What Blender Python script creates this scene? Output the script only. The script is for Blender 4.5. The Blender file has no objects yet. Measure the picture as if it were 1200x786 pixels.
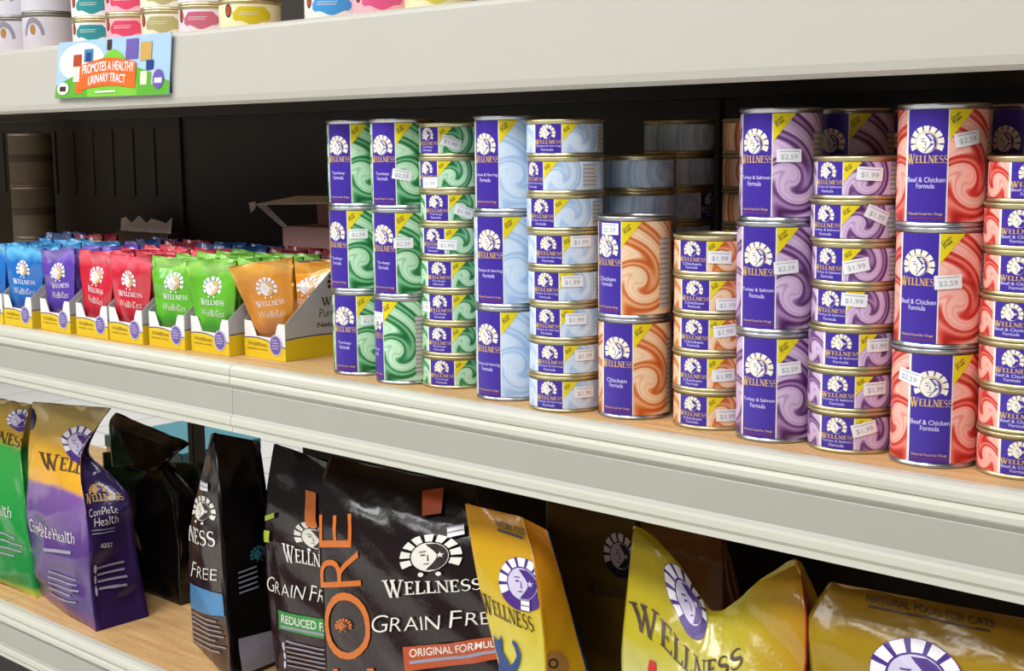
import bpy, bmesh, math, random
import numpy as np
from mathutils import Vector, Matrix
from mathutils.geometry import tessellate_polygon
# ---------------------------------------------------- camera, world, lights
SC=bpy.context.scene
YAW,PITCH,ROLL=0.73495,0.139705,-0.010173
CAM=Vector((0.0,-1.13953,0.298545))
_f=Vector((-math.sin(YAW)*math.cos(PITCH),math.cos(YAW)*math.cos(PITCH),-math.sin(PITCH)))
_r0=Vector((math.cos(YAW),math.sin(YAW),0)); _u0=_r0.cross(_f)
_r=_r0*math.cos(ROLL)+_u0*math.sin(ROLL); _u=-_r0*math.sin(ROLL)+_u0*math.cos(ROLL)
cd=bpy.data.cameras.new('camera'); co=bpy.data.objects.new('camera',cd); SC.collection.objects.link(co)
co.matrix_world=Matrix(((_r.x,_u.x,-_f.x,CAM.x),(_r.y,_u.y,-_f.y,CAM.y),(_r.z,_u.z,-_f.z,CAM.z),(0,0,0,1)))
cd.sensor_fit='HORIZONTAL'; cd.sensor_width=36; cd.lens=36*1600/1200; cd.clip_start=.05
SC.camera=co
w=bpy.data.worlds.new('world'); SC.world=w; w.use_nodes=True
bg=w.node_tree.nodes['Background']; bg.inputs[0].default_value=(1,1,1,1); bg.inputs[1].default_value=.11
def tube(x,y,power,sx=1.2,sy=.6):
    l=bpy.data.lights.new('ceiling_light','AREA'); l.shape='RECTANGLE'; l.size=sx; l.size_y=sy; l.energy=power; l.color=(1,1,.985)
    o=bpy.data.objects.new('ceiling_light',l); SC.collection.objects.link(o); o.location=(x,y,2.1)
for x in(-4.2,-2.2,-.2): tube(x,-1.5,44); tube(x-.6,-2.9,26)
for x in(-4.5,-2.3): tube(x,1.75,45)
vs=SC.view_settings; vs.view_transform='Standard'; vs.look='None'; vs.exposure=0.2; vs.gamma=1; vs.use_curve_mapping=False

def _cr(P,t):
    """Catmull-Rom through the rows of P (n,3) at t in [0,1] (array)"""
    P=np.asarray(P,float); n=len(P); t=np.clip(np.asarray(t,float),0,1)*(n-1)
    i=np.minimum(t.astype(int),n-2); f=(t-i)[...,None]
    p1=P[i];p2=P[i+1];p0=P[np.maximum(i-1,0)];p3=P[np.minimum(i+2,n-1)]
    m1=(p2-p0)*.5;m2=(p3-p1)*.5
    return (2*f**3-3*f**2+1)*p1+(f**3-2*f**2+f)*m1+(-2*f**3+3*f**2)*p2+(f**3-f**2)*m2
class Bag:
    """lofted bag: four corner curves (bottom to top), bulging faces, crumple"""
    def __init__(s,FL,FR,BR,BL,bulge=.02,side=-.01,wr=.002,seed=0,top=None,topw=2.0,flare=1.0):
        s.FL,s.FR,s.BR,s.BL=[np.asarray(a,float) for a in(FL,FR,BR,BL)]
        s.bulge,s.side,s.wr,s.top,s.topw,s.flare=bulge,side,wr,top,topw,flare
        r=np.random.RandomState(seed+3)
        s.k=r.uniform(-1,1,(9,2))*np.array([26,40]);s.ph=r.uniform(0,6.28,9);s.am=r.uniform(.3,1,9)
    def noise(s,x,z):
        o=0
        for k,p,a in zip(s.k,s.ph,s.am):
            o=o+a*(1-2*np.abs(np.sin(x*k[0]+z*k[1]+p+.6*np.sin(z*31+x*17+p))))
        return o*s.wr/2.4
    def face(s,which,u,t):
        u,t=np.broadcast_arrays(np.asarray(u,float),np.asarray(t,float))
        A,B={'front':(s.FL,s.FR),'right':(s.FR,s.BR),'back':(s.BR,s.BL),'left':(s.BL,s.FL)}[which]
        a=_cr(A,t);b=_cr(B,t);P=a+(b-a)*u[...,None]
        m=(B-A).mean(0);m=m/ (np.linalg.norm(m)+1e-9); n=np.array([m[1],-m[0],0.]);n/=np.linalg.norm(n)+1e-9
        hump=np.clip(4*u*(1-u),0,1)**.75
        if which in('front','back'):
            g=np.clip(t*7,0,1)**.5*np.clip((1-t)*1.25,0,1)**.7
            P=P+n*(s.bulge*hump*g)[...,None]
        else:
            P=P+n*(s.side*hump*np.clip((t-.15)*1.6,0,1)*np.clip((1-t)*5,0,1))[...,None]
        if s.top is not None and which in('front','back'):
            uu=u if which=='front' else 1-u
            T=_cr(s.top,uu); base=s.FL[-1]+(s.FR[-1]-s.FL[-1])*uu[...,None]
            P=P+(T-base)*(t**s.topw)[...,None]
        e=np.clip(hump*2.2,0,1)*np.clip(t*9,0,1)
        P=P+n*(s.noise(P[...,0]+P[...,1],P[...,2])*e)[...,None]
        return P
    def normal(s,which,u,t):
        d=2e-3
        a=s.face(which,np.clip(np.asarray(u)+d,0,1),t)-s.face(which,np.clip(np.asarray(u)-d,0,1),t)
        b=s.face(which,u,np.clip(np.asarray(t)+d,0,1))-s.face(which,u,np.clip(np.asarray(t)-d,0,1))
        n=np.cross(a,b);return n/(np.linalg.norm(n,axis=-1,keepdims=True)+1e-12)

# measured layout (metres): bag corner curves with print positions, can stacks with label turns
BAGS={
'green':{"FL": [[-2.5995, 0.05, -0.5051], [-2.6107, 0.0578, -0.465], [-2.6219, 0.0656, -0.4249], [-2.6305, 0.0711, -0.3838], [-2.6388, 0.0763, -0.3425], [-2.647, 0.0815, -0.3013], [-2.6564, 0.0874, -0.2604], [-2.6664, 0.0937, -0.2197], [-2.6765, 0.1, -0.1791]], "FR": [[-2.2344, 0.045, -0.5051], [-2.2506, 0.05, -0.4629], [-2.2669, 0.055, -0.4208], [-2.2827, 0.0604, -0.3785], [-2.2973, 0.067, -0.336], [-2.3127, 0.0741, -0.2939], [-2.3321, 0.0836, -0.2539], [-2.3286, 0.092, -0.2117], [-2.3166, 0.1, -0.1686]], "BR": [[-2.2344, 0.149, -0.5051], [-2.2506, 0.1504, -0.4629], [-2.2669, 0.1481, -0.4208], [-2.2827, 0.1436, -0.3785], [-2.2973, 0.138, -0.336], [-2.3127, 0.131, -0.2939], [-2.3321, 0.1245, -0.2539], [-2.3286, 0.1153, -0.2117], [-2.3166, 0.104, -0.1686]], "BL": [[-2.5995, 0.154, -0.5051], [-2.6107, 0.1582, -0.465], [-2.6219, 0.1587, -0.4249], [-2.6305, 0.1543, -0.3838], [-2.6388, 0.1473, -0.3425], [-2.647, 0.1384, -0.3013], [-2.6564, 0.1283, -0.2604], [-2.6664, 0.1169, -0.2197], [-2.6765, 0.104, -0.1791]], "kw": {"wr": 0.005, "seed": 1}, "decals": [["front", "emblem_bag", [[0.8014, 0.8467], [1.0944, 0.8514], [1.0331, 0.9756], [0.7808, 0.9352]]], ["front", "well_dark", [[0.3712, 0.7632], [1.053, 0.7541], [1.049, 0.8277], [0.3579, 0.85]]], ["front", "script:Complete Health", [[0.319, 0.3629], [0.8813, 0.3859], [0.8749, 0.4403], [0.3484, 0.436]]], ["front", "lines4", [[0.5627, 0.1518], [0.9394, 0.155], [0.958, 0.2864], [0.6043, 0.2978]]]]},
'purple':{"FL": [[-2.2327, 0.056, -0.5051], [-2.2574, 0.0579, -0.4665], [-2.282, 0.0597, -0.4278], [-2.288, 0.0619, -0.3831], [-2.2864, 0.0644, -0.3375], [-2.2801, 0.0671, -0.2922], [-2.2787, 0.0693, -0.2464], [-2.2759, 0.0741, -0.2009], [-2.2725, 0.08, -0.1555]], "FR": [[-1.9952, 0.021, -0.5051], [-2.0097, 0.0256, -0.4541], [-2.0205, 0.0301, -0.4023], [-2.0286, 0.0351, -0.3501], [-2.0467, 0.0424, -0.3006], [-2.0752, 0.0537, -0.2582], [-2.0873, 0.0678, -0.217], [-2.0597, 0.0797, -0.174], [-2.0223, 0.085, -0.1365]], "BR": [[-1.993, 0.122, -0.5051], [-2.0111, 0.1238, -0.4535], [-2.0251, 0.1245, -0.401], [-2.027, 0.1216, -0.3467], [-2.0217, 0.1131, -0.2941], [-2.0529, 0.0955, -0.2542], [-2.0915, 0.0821, -0.2234], [-2.0643, 0.0843, -0.1766], [-2.0262, 0.089, -0.1376]], "BL": [[-2.2327, 0.16, -0.5051], [-2.2574, 0.1583, -0.4665], [-2.282, 0.1529, -0.4278], [-2.288, 0.1451, -0.3831], [-2.2864, 0.1354, -0.3375], [-2.2801, 0.124, -0.2922], [-2.2787, 0.1102, -0.2464], [-2.2759, 0.0973, -0.2009], [-2.2725, 0.084, -0.1555]], "kw": {"wr": 0.005, "seed": 2, "bulge": 0.016, "side": -0.012}, "decals": [["front", "emblem_bag", [[0.6809, 0.6937], [1.328, 0.6681], [1.0692, 0.8692], [0.536, 0.8956]]], ["front", "well_dark", [[0.371, 0.6685], [1.5636, 0.597], [1.6188, 0.6639], [0.2961, 0.754]]], ["front", "script:Complete Health", [[0.059, 0.3469], [0.8323, 0.3359], [0.8099, 0.3829], [0.0878, 0.4147]]], ["front", "lines1", [[0.4334, 0.2853], [0.8197, 0.2958], [0.8072, 0.3081], [0.4235, 0.2992]]], ["front", "lines5", [[0.2635, 0.0498], [0.8675, 0.0843], [0.8852, 0.1917], [0.4288, 0.1957]]], ["right", "emblem_gold", [[0.1657, 0.5212], [0.5866, 0.5116], [0.7403, 0.5668], [0.2596, 0.5762]]], ["right", "well_gold", [[0.0437, 0.4958], [0.8732, 0.4802], [0.9011, 0.5169], [0.0433, 0.5401]]], ["right", "script:Complete", [[0.0822, 0.4418], [0.6909, 0.4397], [0.6881, 0.4683], [0.1005, 0.4708]]], ["right", "script:Health", [[0.1565, 0.4018], [0.6868, 0.3994], [0.6727, 0.4331], [0.1703, 0.4343]]], ["right", "lines2", [[0.0672, 0.3668], [0.7085, 0.3549], [0.6982, 0.3808], [0.0735, 0.3927]]], ["right", "bold:ADULT", [[0.201, 0.3199], [0.4898, 0.3082], [0.4919, 0.3257], [0.2094, 0.3363]]], ["right", "lines4", [[0.1526, 0.1299], [0.7906, 0.1195], [0.8288, 0.2331], [0.1426, 0.2454]]], ["right", "dots3", [[0.0232, 0.1323], [0.1196, 0.1284], [0.1389, 0.26], [0.038, 0.2635]]]]},
'blue':{"FL": [[-1.8322, 0.1, -0.5051], [-1.8335, 0.1, -0.4568], [-1.8356, 0.1, -0.4086], [-1.8333, 0.1, -0.3603], [-1.825, 0.099, -0.3135], [-1.8058, 0.0961, -0.2693], [-1.784, 0.0929, -0.2263], [-1.7607, 0.0894, -0.1841], [-1.7378, 0.085, -0.1418]], "FR": [[-1.6388, 0.035, -0.5051], [-1.6439, 0.0364, -0.4573], [-1.6507, 0.0389, -0.4098], [-1.6585, 0.0421, -0.3625], [-1.6676, 0.0471, -0.3156], [-1.6779, 0.0531, -0.269], [-1.6907, 0.0609, -0.2235], [-1.7136, 0.0739, -0.1832], [-1.7296, 0.084, -0.1391]], "BR": [[-1.6492, 0.14, -0.5051], [-1.6518, 0.14, -0.4613], [-1.6544, 0.14, -0.4174], [-1.6582, 0.14, -0.3737], [-1.6627, 0.14, -0.33], [-1.6679, 0.14, -0.2864], [-1.6734, 0.14, -0.2429], [-1.6805, 0.14, -0.1996], [-1.6886, 0.14, -0.1564]], "BL": [[-1.8322, 0.204, -0.5051], [-1.8335, 0.2004, -0.4568], [-1.8356, 0.1931, -0.4086], [-1.8333, 0.1832, -0.3603], [-1.825, 0.17, -0.3135], [-1.8058, 0.153, -0.2693], [-1.784, 0.1338, -0.2263], [-1.7607, 0.1126, -0.1841], [-1.7378, 0.089, -0.1418]], "kw": {"wr": 0.003, "seed": 3, "bulge": 0.008, "side": 0.004}, "decals": [["front", "emblem_white", [[-0.0496, 0.5278], [0.8138, 0.5905], [0.8901, 0.7216], [-0.1127, 0.6857]]], ["front", "well_white", [[-1.2, 0.3263], [0.8852, 0.5186], [0.8138, 0.5905], [-1.1619, 0.4464]]], ["front", "script:GRAIN FREE", [[-1.1511, 0.157], [0.8757, 0.3911], [0.8885, 0.4474], [-1.1124, 0.2444]]], ["front", "patch_skyblue", [[0.0272, 0.1527], [0.9701, 0.2621], [0.949, 0.346], [0.0721, 0.2709]]], ["front", "lines7", [[0.014, 0.006], [0.9194, 0.0881], [0.9537, 0.2399], [0.0427, 0.1403]]], ["front", "sticker", [[0.2075, 0.7233], [0.5866, 0.7343], [0.5327, 0.77], [0.1147, 0.7645]]], ["right", "lines5", [[0.2763, 0.3267], [0.6931, 0.3471], [0.6869, 0.4598], [0.2563, 0.4342]]], ["right", "patch_grey", [[0.173, 0.0303], [0.8393, 0.0291], [0.832, 0.1582], [0.1899, 0.1633]]], ["right", "emblem_teal", [[0.4792, 0.4581], [0.8372, 0.4702], [0.8449, 0.5447], [0.4723, 0.5297]]]]},
'reduced':{"FL": [[-1.5785, 0.075, -0.5051], [-1.5867, 0.0761, -0.4601], [-1.5948, 0.0774, -0.4151], [-1.6023, 0.0796, -0.37], [-1.609, 0.0828, -0.3248], [-1.6144, 0.0874, -0.2796], [-1.6183, 0.0933, -0.2344], [-1.617, 0.1013, -0.1895], [-1.6138, 0.11, -0.1447]], "FR": [[-1.3998, 0.07, -0.5051], [-1.4011, 0.07, -0.4603], [-1.4052, 0.0715, -0.4157], [-1.4104, 0.0735, -0.3712], [-1.4174, 0.0765, -0.327], [-1.4226, 0.0789, -0.2825], [-1.4291, 0.0837, -0.2385], [-1.4381, 0.0928, -0.1957], [-1.4515, 0.11, -0.1565]], "BR": [[-1.3998, 0.174, -0.5051], [-1.4011, 0.1704, -0.4603], [-1.4052, 0.1646, -0.4157], [-1.4104, 0.1567, -0.3712], [-1.4174, 0.1475, -0.327], [-1.4226, 0.1357, -0.2825], [-1.4291, 0.1246, -0.2385], [-1.4381, 0.1161, -0.1957], [-1.4515, 0.114, -0.1565]], "BL": [[-1.5785, 0.179, -0.5051], [-1.5867, 0.1765, -0.4601], [-1.5948, 0.1706, -0.4151], [-1.6023, 0.1628, -0.37], [-1.609, 0.1539, -0.3248], [-1.6144, 0.1442, -0.2796], [-1.6183, 0.1342, -0.2344], [-1.617, 0.1245, -0.1895], [-1.6138, 0.114, -0.1447]], "kw": {"wr": 0.004, "seed": 4, "bulge": 0.012}, "decals": [["front", "emblem_white", [[0.4111, 0.6037], [0.9479, 0.6291], [0.9524, 0.7627], [0.4097, 0.7402]]], ["front", "well_white", [[0.287, 0.5508], [0.9474, 0.5793], [0.948, 0.6424], [0.2546, 0.6192]]], ["front", "script:GRAIN FREE", [[0.0118, 0.3982], [0.9245, 0.4435], [0.9436, 0.5069], [0.02, 0.4583]]], ["front", "patch_green", [[0.1483, 0.2594], [0.9184, 0.3107], [0.9248, 0.388], [0.1419, 0.3337]]], ["front", "bold:REDUCED FAT", [[0.1841, 0.2877], [0.896, 0.3395], [0.8977, 0.3729], [0.1922, 0.3234]]], ["front", "lines1", [[0.1867, 0.268], [0.8441, 0.3173], [0.8514, 0.3289], [0.1849, 0.2777]]], ["front", "lines6", [[0.2169, 0.1031], [0.888, 0.1572], [0.896, 0.2655], [0.2734, 0.2301]]], ["front", "dots3", [[0.1733, 0.1013], [0.206, 0.1019], [0.2638, 0.2224], [0.2274, 0.2209]]], ["front", "patch_orange", [[0.6142, 0.7297], [0.7449, 0.7367], [0.6665, 0.8608], [0.5387, 0.8621]]], ["front", "patch_lime", [[0.0223, 0.5991], [0.1004, 0.605], [0.0917, 0.6485], [0.0267, 0.6452]]], ["front", "patch_lime", [[0.0338, 0.684], [0.1594, 0.7113], [0.1654, 0.7334], [0.0334, 0.7049]]]]},
'core':{"FL": [[-1.3994, 0.02, -0.5051], [-1.4003, 0.02, -0.4563], [-1.4022, 0.0209, -0.4075], [-1.4049, 0.0226, -0.3587], [-1.4082, 0.0245, -0.3101], [-1.416, 0.0287, -0.262], [-1.4249, 0.0358, -0.2146], [-1.4405, 0.0528, -0.1734], [-1.4507, 0.08, -0.1349]], "FR": [[-1.0566, 0.02, -0.5051], [-1.0575, 0.02, -0.4518], [-1.0584, 0.02, -0.3985], [-1.0593, 0.02, -0.3452], [-1.0681, 0.0226, -0.2926], [-1.0796, 0.0263, -0.2408], [-1.0969, 0.0336, -0.1912], [-1.129, 0.0542, -0.1591], [-1.1661, 0.08, -0.1314]], "BR": [[-1.0566, 0.144, -0.5051], [-1.0575, 0.1397, -0.4518], [-1.0584, 0.1309, -0.3985], [-1.0593, 0.119, -0.3452], [-1.0681, 0.107, -0.2926], [-1.0796, 0.0937, -0.2408], [-1.0969, 0.0819, -0.1912], [-1.129, 0.0812, -0.1591], [-1.1661, 0.084, -0.1314]], "BL": [[-1.3994, 0.144, -0.5051], [-1.4003, 0.1397, -0.4563], [-1.4022, 0.1319, -0.4075], [-1.4049, 0.1216, -0.3587], [-1.4082, 0.1089, -0.3101], [-1.416, 0.0961, -0.262], [-1.4249, 0.084, -0.2146], [-1.4405, 0.0799, -0.1734], [-1.4507, 0.084, -0.1349]], "kw": {"wr": 0.0025, "seed": 5, "bulge": 0.02}, "decals": [["front", "bold:E", [[0.2289, 0.6882], [0.2404, 0.8056], [0.0136, 0.7802], [0.0056, 0.6614]]], ["front", "bold:R", [[0.2769, 0.568], [0.272, 0.6818], [0.0042, 0.6494], [-0.0013, 0.5202]]], ["front", "bold:O", [[0.3382, 0.3382], [0.3256, 0.5522], [0.0188, 0.5118], [0.0172, 0.2682]]], ["front", "bold:C", [[0.3667, 0.1207], [0.3665, 0.3152], [0.0487, 0.2453], [0.039, 0.0405]]], ["front", "emblem_orange", [[0.0958, 0.3767], [0.2141, 0.4001], [0.2164, 0.4521], [0.099, 0.4308]]], ["front", "emblem_white", [[0.5063, 0.6089], [0.8552, 0.6572], [0.856, 0.7974], [0.5255, 0.7533]]], ["front", "well_white", [[0.414, 0.5477], [0.9334, 0.6309], [0.9396, 0.6716], [0.4135, 0.6057]]], ["front", "script:GRAIN FREE", [[0.348, 0.428], [1.0233, 0.5531], [1.0244, 0.5964], [0.3426, 0.4817]]], ["front", "patch_orange2", [[0.5422, 0.3419], [1.0031, 0.4492], [0.9991, 0.5113], [0.5226, 0.4115]]], ["front", "bold:ORIGINAL FORMULA", [[0.5602, 0.3865], [0.9945, 0.4819], [0.9977, 0.5016], [0.5581, 0.4118]]], ["front", "lines1", [[0.5626, 0.3664], [0.9757, 0.4602], [0.9775, 0.4701], [0.5614, 0.3765]]], ["front", "patch_orange2", [[0.667, 0.8361], [0.7687, 0.8561], [0.802, 0.9535], [0.665, 0.925]]], ["front", "sticker", [[0.7897, 0.7698], [0.8809, 0.7907], [0.8868, 0.8298], [0.7915, 0.8065]]]]},
'slim':{"FL": [[-1.0528, 0.01, -0.5051], [-1.0545, 0.01, -0.4569], [-1.0562, 0.01, -0.4087], [-1.0579, 0.01, -0.3605], [-1.0701, 0.012, -0.3148], [-1.0893, 0.0156, -0.2707], [-1.1103, 0.0221, -0.2278], [-1.1307, 0.0321, -0.1853], [-1.1522, 0.045, -0.144]], "FR": [[-0.9877, 0.008, -0.5051], [-0.9881, 0.008, -0.4572], [-0.9885, 0.008, -0.4094], [-0.989, 0.008, -0.3615], [-0.9903, 0.0085, -0.3137], [-0.9958, 0.0112, -0.2663], [-1.0085, 0.0173, -0.2208], [-1.0294, 0.0307, -0.18], [-1.058, 0.046, -0.1448]], "BR": [[-0.9664, 0.07, -0.5051], [-0.9675, 0.07, -0.4605], [-0.9686, 0.07, -0.4159], [-0.9697, 0.07, -0.3713], [-0.9741, 0.07, -0.3273], [-0.9904, 0.07, -0.2857], [-1.0043, 0.0685, -0.2434], [-1.0142, 0.0627, -0.2005], [-1.025, 0.056, -0.1578]], "BL": [[-1.0528, 0.094, -0.5051], [-1.0545, 0.0911, -0.4569], [-1.0562, 0.0853, -0.4087], [-1.0579, 0.0773, -0.3605], [-1.0701, 0.0696, -0.3148], [-1.0893, 0.0619, -0.2707], [-1.1103, 0.0556, -0.2278], [-1.1307, 0.0515, -0.1853], [-1.1522, 0.049, -0.144]], "kw": {"wr": 0.002, "seed": 6, "bulge": 0.008, "side": 0.004}, "decals": [["front", "emblem_bag", [[0.3187, 0.6768], [1.1401, 0.6912], [1.2, 0.8557], [0.4421, 0.8533]]], ["front", "well_dark", [[-0.0425, 0.6484], [0.8637, 0.6199], [0.8554, 0.6786], [-0.0267, 0.7147]]], ["front", "text:NATURAL FOOD", [[0.5257, 0.9383], [0.9604, 0.9253], [0.9985, 0.9485], [0.5278, 0.96]]], ["front", "dlines1", [[0.5388, 0.926], [0.9116, 0.9131], [0.9246, 0.9212], [0.5489, 0.934]]], ["front", "cat", [[-0.1328, 0.4169], [0.594, 0.459], [0.6353, 0.6135], [0.0803, 0.5953]]], ["front", "sticker", [[0.7003, 0.6879], [0.8348, 0.6881], [0.8622, 0.723], [0.726, 0.7227]]], ["right", "kibble", [[-0.0681, 0.4904], [0.5473, 0.5021], [0.4798, 0.5849], [-0.1328, 0.5657]]]]},
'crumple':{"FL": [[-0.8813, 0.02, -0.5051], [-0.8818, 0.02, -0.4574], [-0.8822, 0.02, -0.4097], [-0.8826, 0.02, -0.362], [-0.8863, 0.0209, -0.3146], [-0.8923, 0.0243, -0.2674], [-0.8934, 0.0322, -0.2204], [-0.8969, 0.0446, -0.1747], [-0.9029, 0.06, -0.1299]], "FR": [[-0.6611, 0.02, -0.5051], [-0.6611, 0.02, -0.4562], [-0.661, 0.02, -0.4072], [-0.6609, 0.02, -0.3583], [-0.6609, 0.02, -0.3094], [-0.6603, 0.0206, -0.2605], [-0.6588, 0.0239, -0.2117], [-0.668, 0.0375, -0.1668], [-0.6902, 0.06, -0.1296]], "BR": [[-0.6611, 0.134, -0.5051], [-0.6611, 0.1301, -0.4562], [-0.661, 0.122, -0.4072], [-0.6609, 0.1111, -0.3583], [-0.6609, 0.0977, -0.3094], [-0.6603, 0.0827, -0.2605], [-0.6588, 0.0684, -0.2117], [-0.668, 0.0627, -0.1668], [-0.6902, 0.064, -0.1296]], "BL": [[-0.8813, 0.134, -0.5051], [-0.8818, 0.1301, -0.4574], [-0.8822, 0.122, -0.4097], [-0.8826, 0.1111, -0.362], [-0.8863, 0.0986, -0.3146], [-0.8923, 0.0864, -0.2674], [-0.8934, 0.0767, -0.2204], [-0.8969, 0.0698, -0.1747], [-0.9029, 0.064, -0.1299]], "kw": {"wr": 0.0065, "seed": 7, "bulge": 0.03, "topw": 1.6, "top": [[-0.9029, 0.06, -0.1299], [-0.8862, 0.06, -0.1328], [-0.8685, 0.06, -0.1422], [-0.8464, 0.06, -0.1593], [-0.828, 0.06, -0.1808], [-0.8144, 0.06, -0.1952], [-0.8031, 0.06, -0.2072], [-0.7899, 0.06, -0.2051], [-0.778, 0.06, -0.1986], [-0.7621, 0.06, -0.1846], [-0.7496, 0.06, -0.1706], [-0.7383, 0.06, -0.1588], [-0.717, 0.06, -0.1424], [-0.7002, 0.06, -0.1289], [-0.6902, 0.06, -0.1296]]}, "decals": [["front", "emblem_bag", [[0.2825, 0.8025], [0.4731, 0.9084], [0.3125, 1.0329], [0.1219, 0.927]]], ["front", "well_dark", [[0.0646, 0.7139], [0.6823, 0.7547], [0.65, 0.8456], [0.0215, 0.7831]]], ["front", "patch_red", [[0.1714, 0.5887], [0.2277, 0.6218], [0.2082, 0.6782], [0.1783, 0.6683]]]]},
'cats':{"FL": [[-0.6428, 0.022, -0.5051], [-0.6432, 0.022, -0.4578], [-0.6436, 0.022, -0.4105], [-0.644, 0.022, -0.3632], [-0.6444, 0.022, -0.3159], [-0.6451, 0.0221, -0.2686], [-0.6552, 0.0244, -0.2224], [-0.6651, 0.0344, -0.1775], [-0.653, 0.055, -0.1412]], "FR": [[-0.4073, 0.022, -0.5051], [-0.4074, 0.022, -0.457], [-0.4075, 0.022, -0.409], [-0.4076, 0.022, -0.3609], [-0.4077, 0.022, -0.3129], [-0.4078, 0.022, -0.2648], [-0.41, 0.0237, -0.2169], [-0.415, 0.0306, -0.1701], [-0.433, 0.055, -0.1332]], "BR": [[-0.4073, 0.136, -0.5051], [-0.4074, 0.1321, -0.457], [-0.4075, 0.124, -0.409], [-0.4076, 0.1131, -0.3609], [-0.4077, 0.0997, -0.3129], [-0.4078, 0.0841, -0.2648], [-0.41, 0.0683, -0.2169], [-0.415, 0.0558, -0.1701], [-0.433, 0.059, -0.1332]], "BL": [[-0.6428, 0.136, -0.5051], [-0.6432, 0.1321, -0.4578], [-0.6436, 0.124, -0.4105], [-0.644, 0.1131, -0.3632], [-0.6444, 0.0997, -0.3159], [-0.6451, 0.0842, -0.2686], [-0.6552, 0.069, -0.2224], [-0.6651, 0.0596, -0.1775], [-0.653, 0.059, -0.1412]], "kw": {"wr": 0.004, "seed": 8, "bulge": 0.03}, "decals": [["front", "emblem_bag", [[0.2756, 0.6796], [0.6915, 0.7104], [0.6751, 0.8953], [0.2823, 0.8882]]], ["front", "text:NATURAL FOOD FOR CATS", [[0.2137, 0.953], [0.7764, 0.954], [0.773, 0.9736], [0.1949, 0.976]]], ["front", "dlines1", [[0.234, 0.9385], [0.7585, 0.9423], [0.7572, 0.948], [0.2286, 0.945]]]]},
'dark_front':{"FL": [[-2.2438, 0.195, -0.5051], [-2.2409, 0.195, -0.4755], [-2.238, 0.195, -0.4459], [-2.241, 0.1965, -0.4163], [-2.2444, 0.198, -0.3868], [-2.2477, 0.1995, -0.3573], [-2.2534, 0.2031, -0.3284], [-2.2601, 0.2076, -0.2997], [-2.2669, 0.212, -0.2711]], "FR": [[-1.998, 0.19, -0.5051], [-1.9968, 0.19, -0.4671], [-1.9957, 0.19, -0.4291], [-1.9958, 0.1903, -0.3913], [-2.0048, 0.1924, -0.3544], [-2.0137, 0.1945, -0.3175], [-2.0374, 0.1996, -0.29], [-2.0659, 0.2058, -0.2656], [-2.0944, 0.212, -0.2412]], "BR": [[-1.998, 0.284, -0.5051], [-1.9968, 0.2808, -0.4671], [-1.9957, 0.2742, -0.4291], [-1.9958, 0.2655, -0.3913], [-2.0048, 0.2567, -0.3544], [-2.0137, 0.246, -0.3175], [-2.0374, 0.2368, -0.29], [-2.0659, 0.2271, -0.2656], [-2.0944, 0.216, -0.2412]], "BL": [[-2.2438, 0.289, -0.5051], [-2.2409, 0.2858, -0.4755], [-2.238, 0.2792, -0.4459], [-2.241, 0.2717, -0.4163], [-2.2444, 0.2623, -0.3868], [-2.2477, 0.2511, -0.3573], [-2.2534, 0.2403, -0.3284], [-2.2601, 0.2289, -0.2997], [-2.2669, 0.216, -0.2711]], "kw": {"wr": 0.004, "seed": 9, "bulge": 0.012}, "decals": []},
'dark_rear':{"FL": [[-2.3719, 0.315, -0.5051], [-2.3618, 0.3154, -0.486], [-2.361, 0.3161, -0.4627], [-2.3602, 0.3169, -0.4394], [-2.3594, 0.3177, -0.4161], [-2.3601, 0.3202, -0.3929], [-2.3615, 0.3234, -0.3698], [-2.3629, 0.3267, -0.3468], [-2.3644, 0.33, -0.3237]], "FR": [[-2.0969, 0.315, -0.5051], [-2.095, 0.315, -0.478], [-2.0931, 0.315, -0.4509], [-2.0936, 0.3157, -0.4237], [-2.095, 0.3168, -0.3966], [-2.0963, 0.3178, -0.3695], [-2.1014, 0.3213, -0.3432], [-2.1076, 0.3257, -0.3171], [-2.1139, 0.33, -0.291]], "BR": [[-2.0969, 0.379, -0.5051], [-2.095, 0.3768, -0.478], [-2.0931, 0.3725, -0.4509], [-2.0936, 0.3673, -0.4237], [-2.095, 0.361, -0.3966], [-2.0963, 0.3535, -0.3695], [-2.1014, 0.3474, -0.3432], [-2.1076, 0.3412, -0.3171], [-2.1139, 0.334, -0.291]], "BL": [[-2.3719, 0.379, -0.5051], [-2.3618, 0.3772, -0.486], [-2.361, 0.3736, -0.4627], [-2.3602, 0.3684, -0.4394], [-2.3594, 0.3619, -0.4161], [-2.3601, 0.3559, -0.3929], [-2.3615, 0.3496, -0.3698], [-2.3629, 0.3423, -0.3468], [-2.3644, 0.334, -0.3237]], "kw": {"wr": 0.004, "seed": 10, "bulge": 0.012}, "decals": []},
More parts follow.
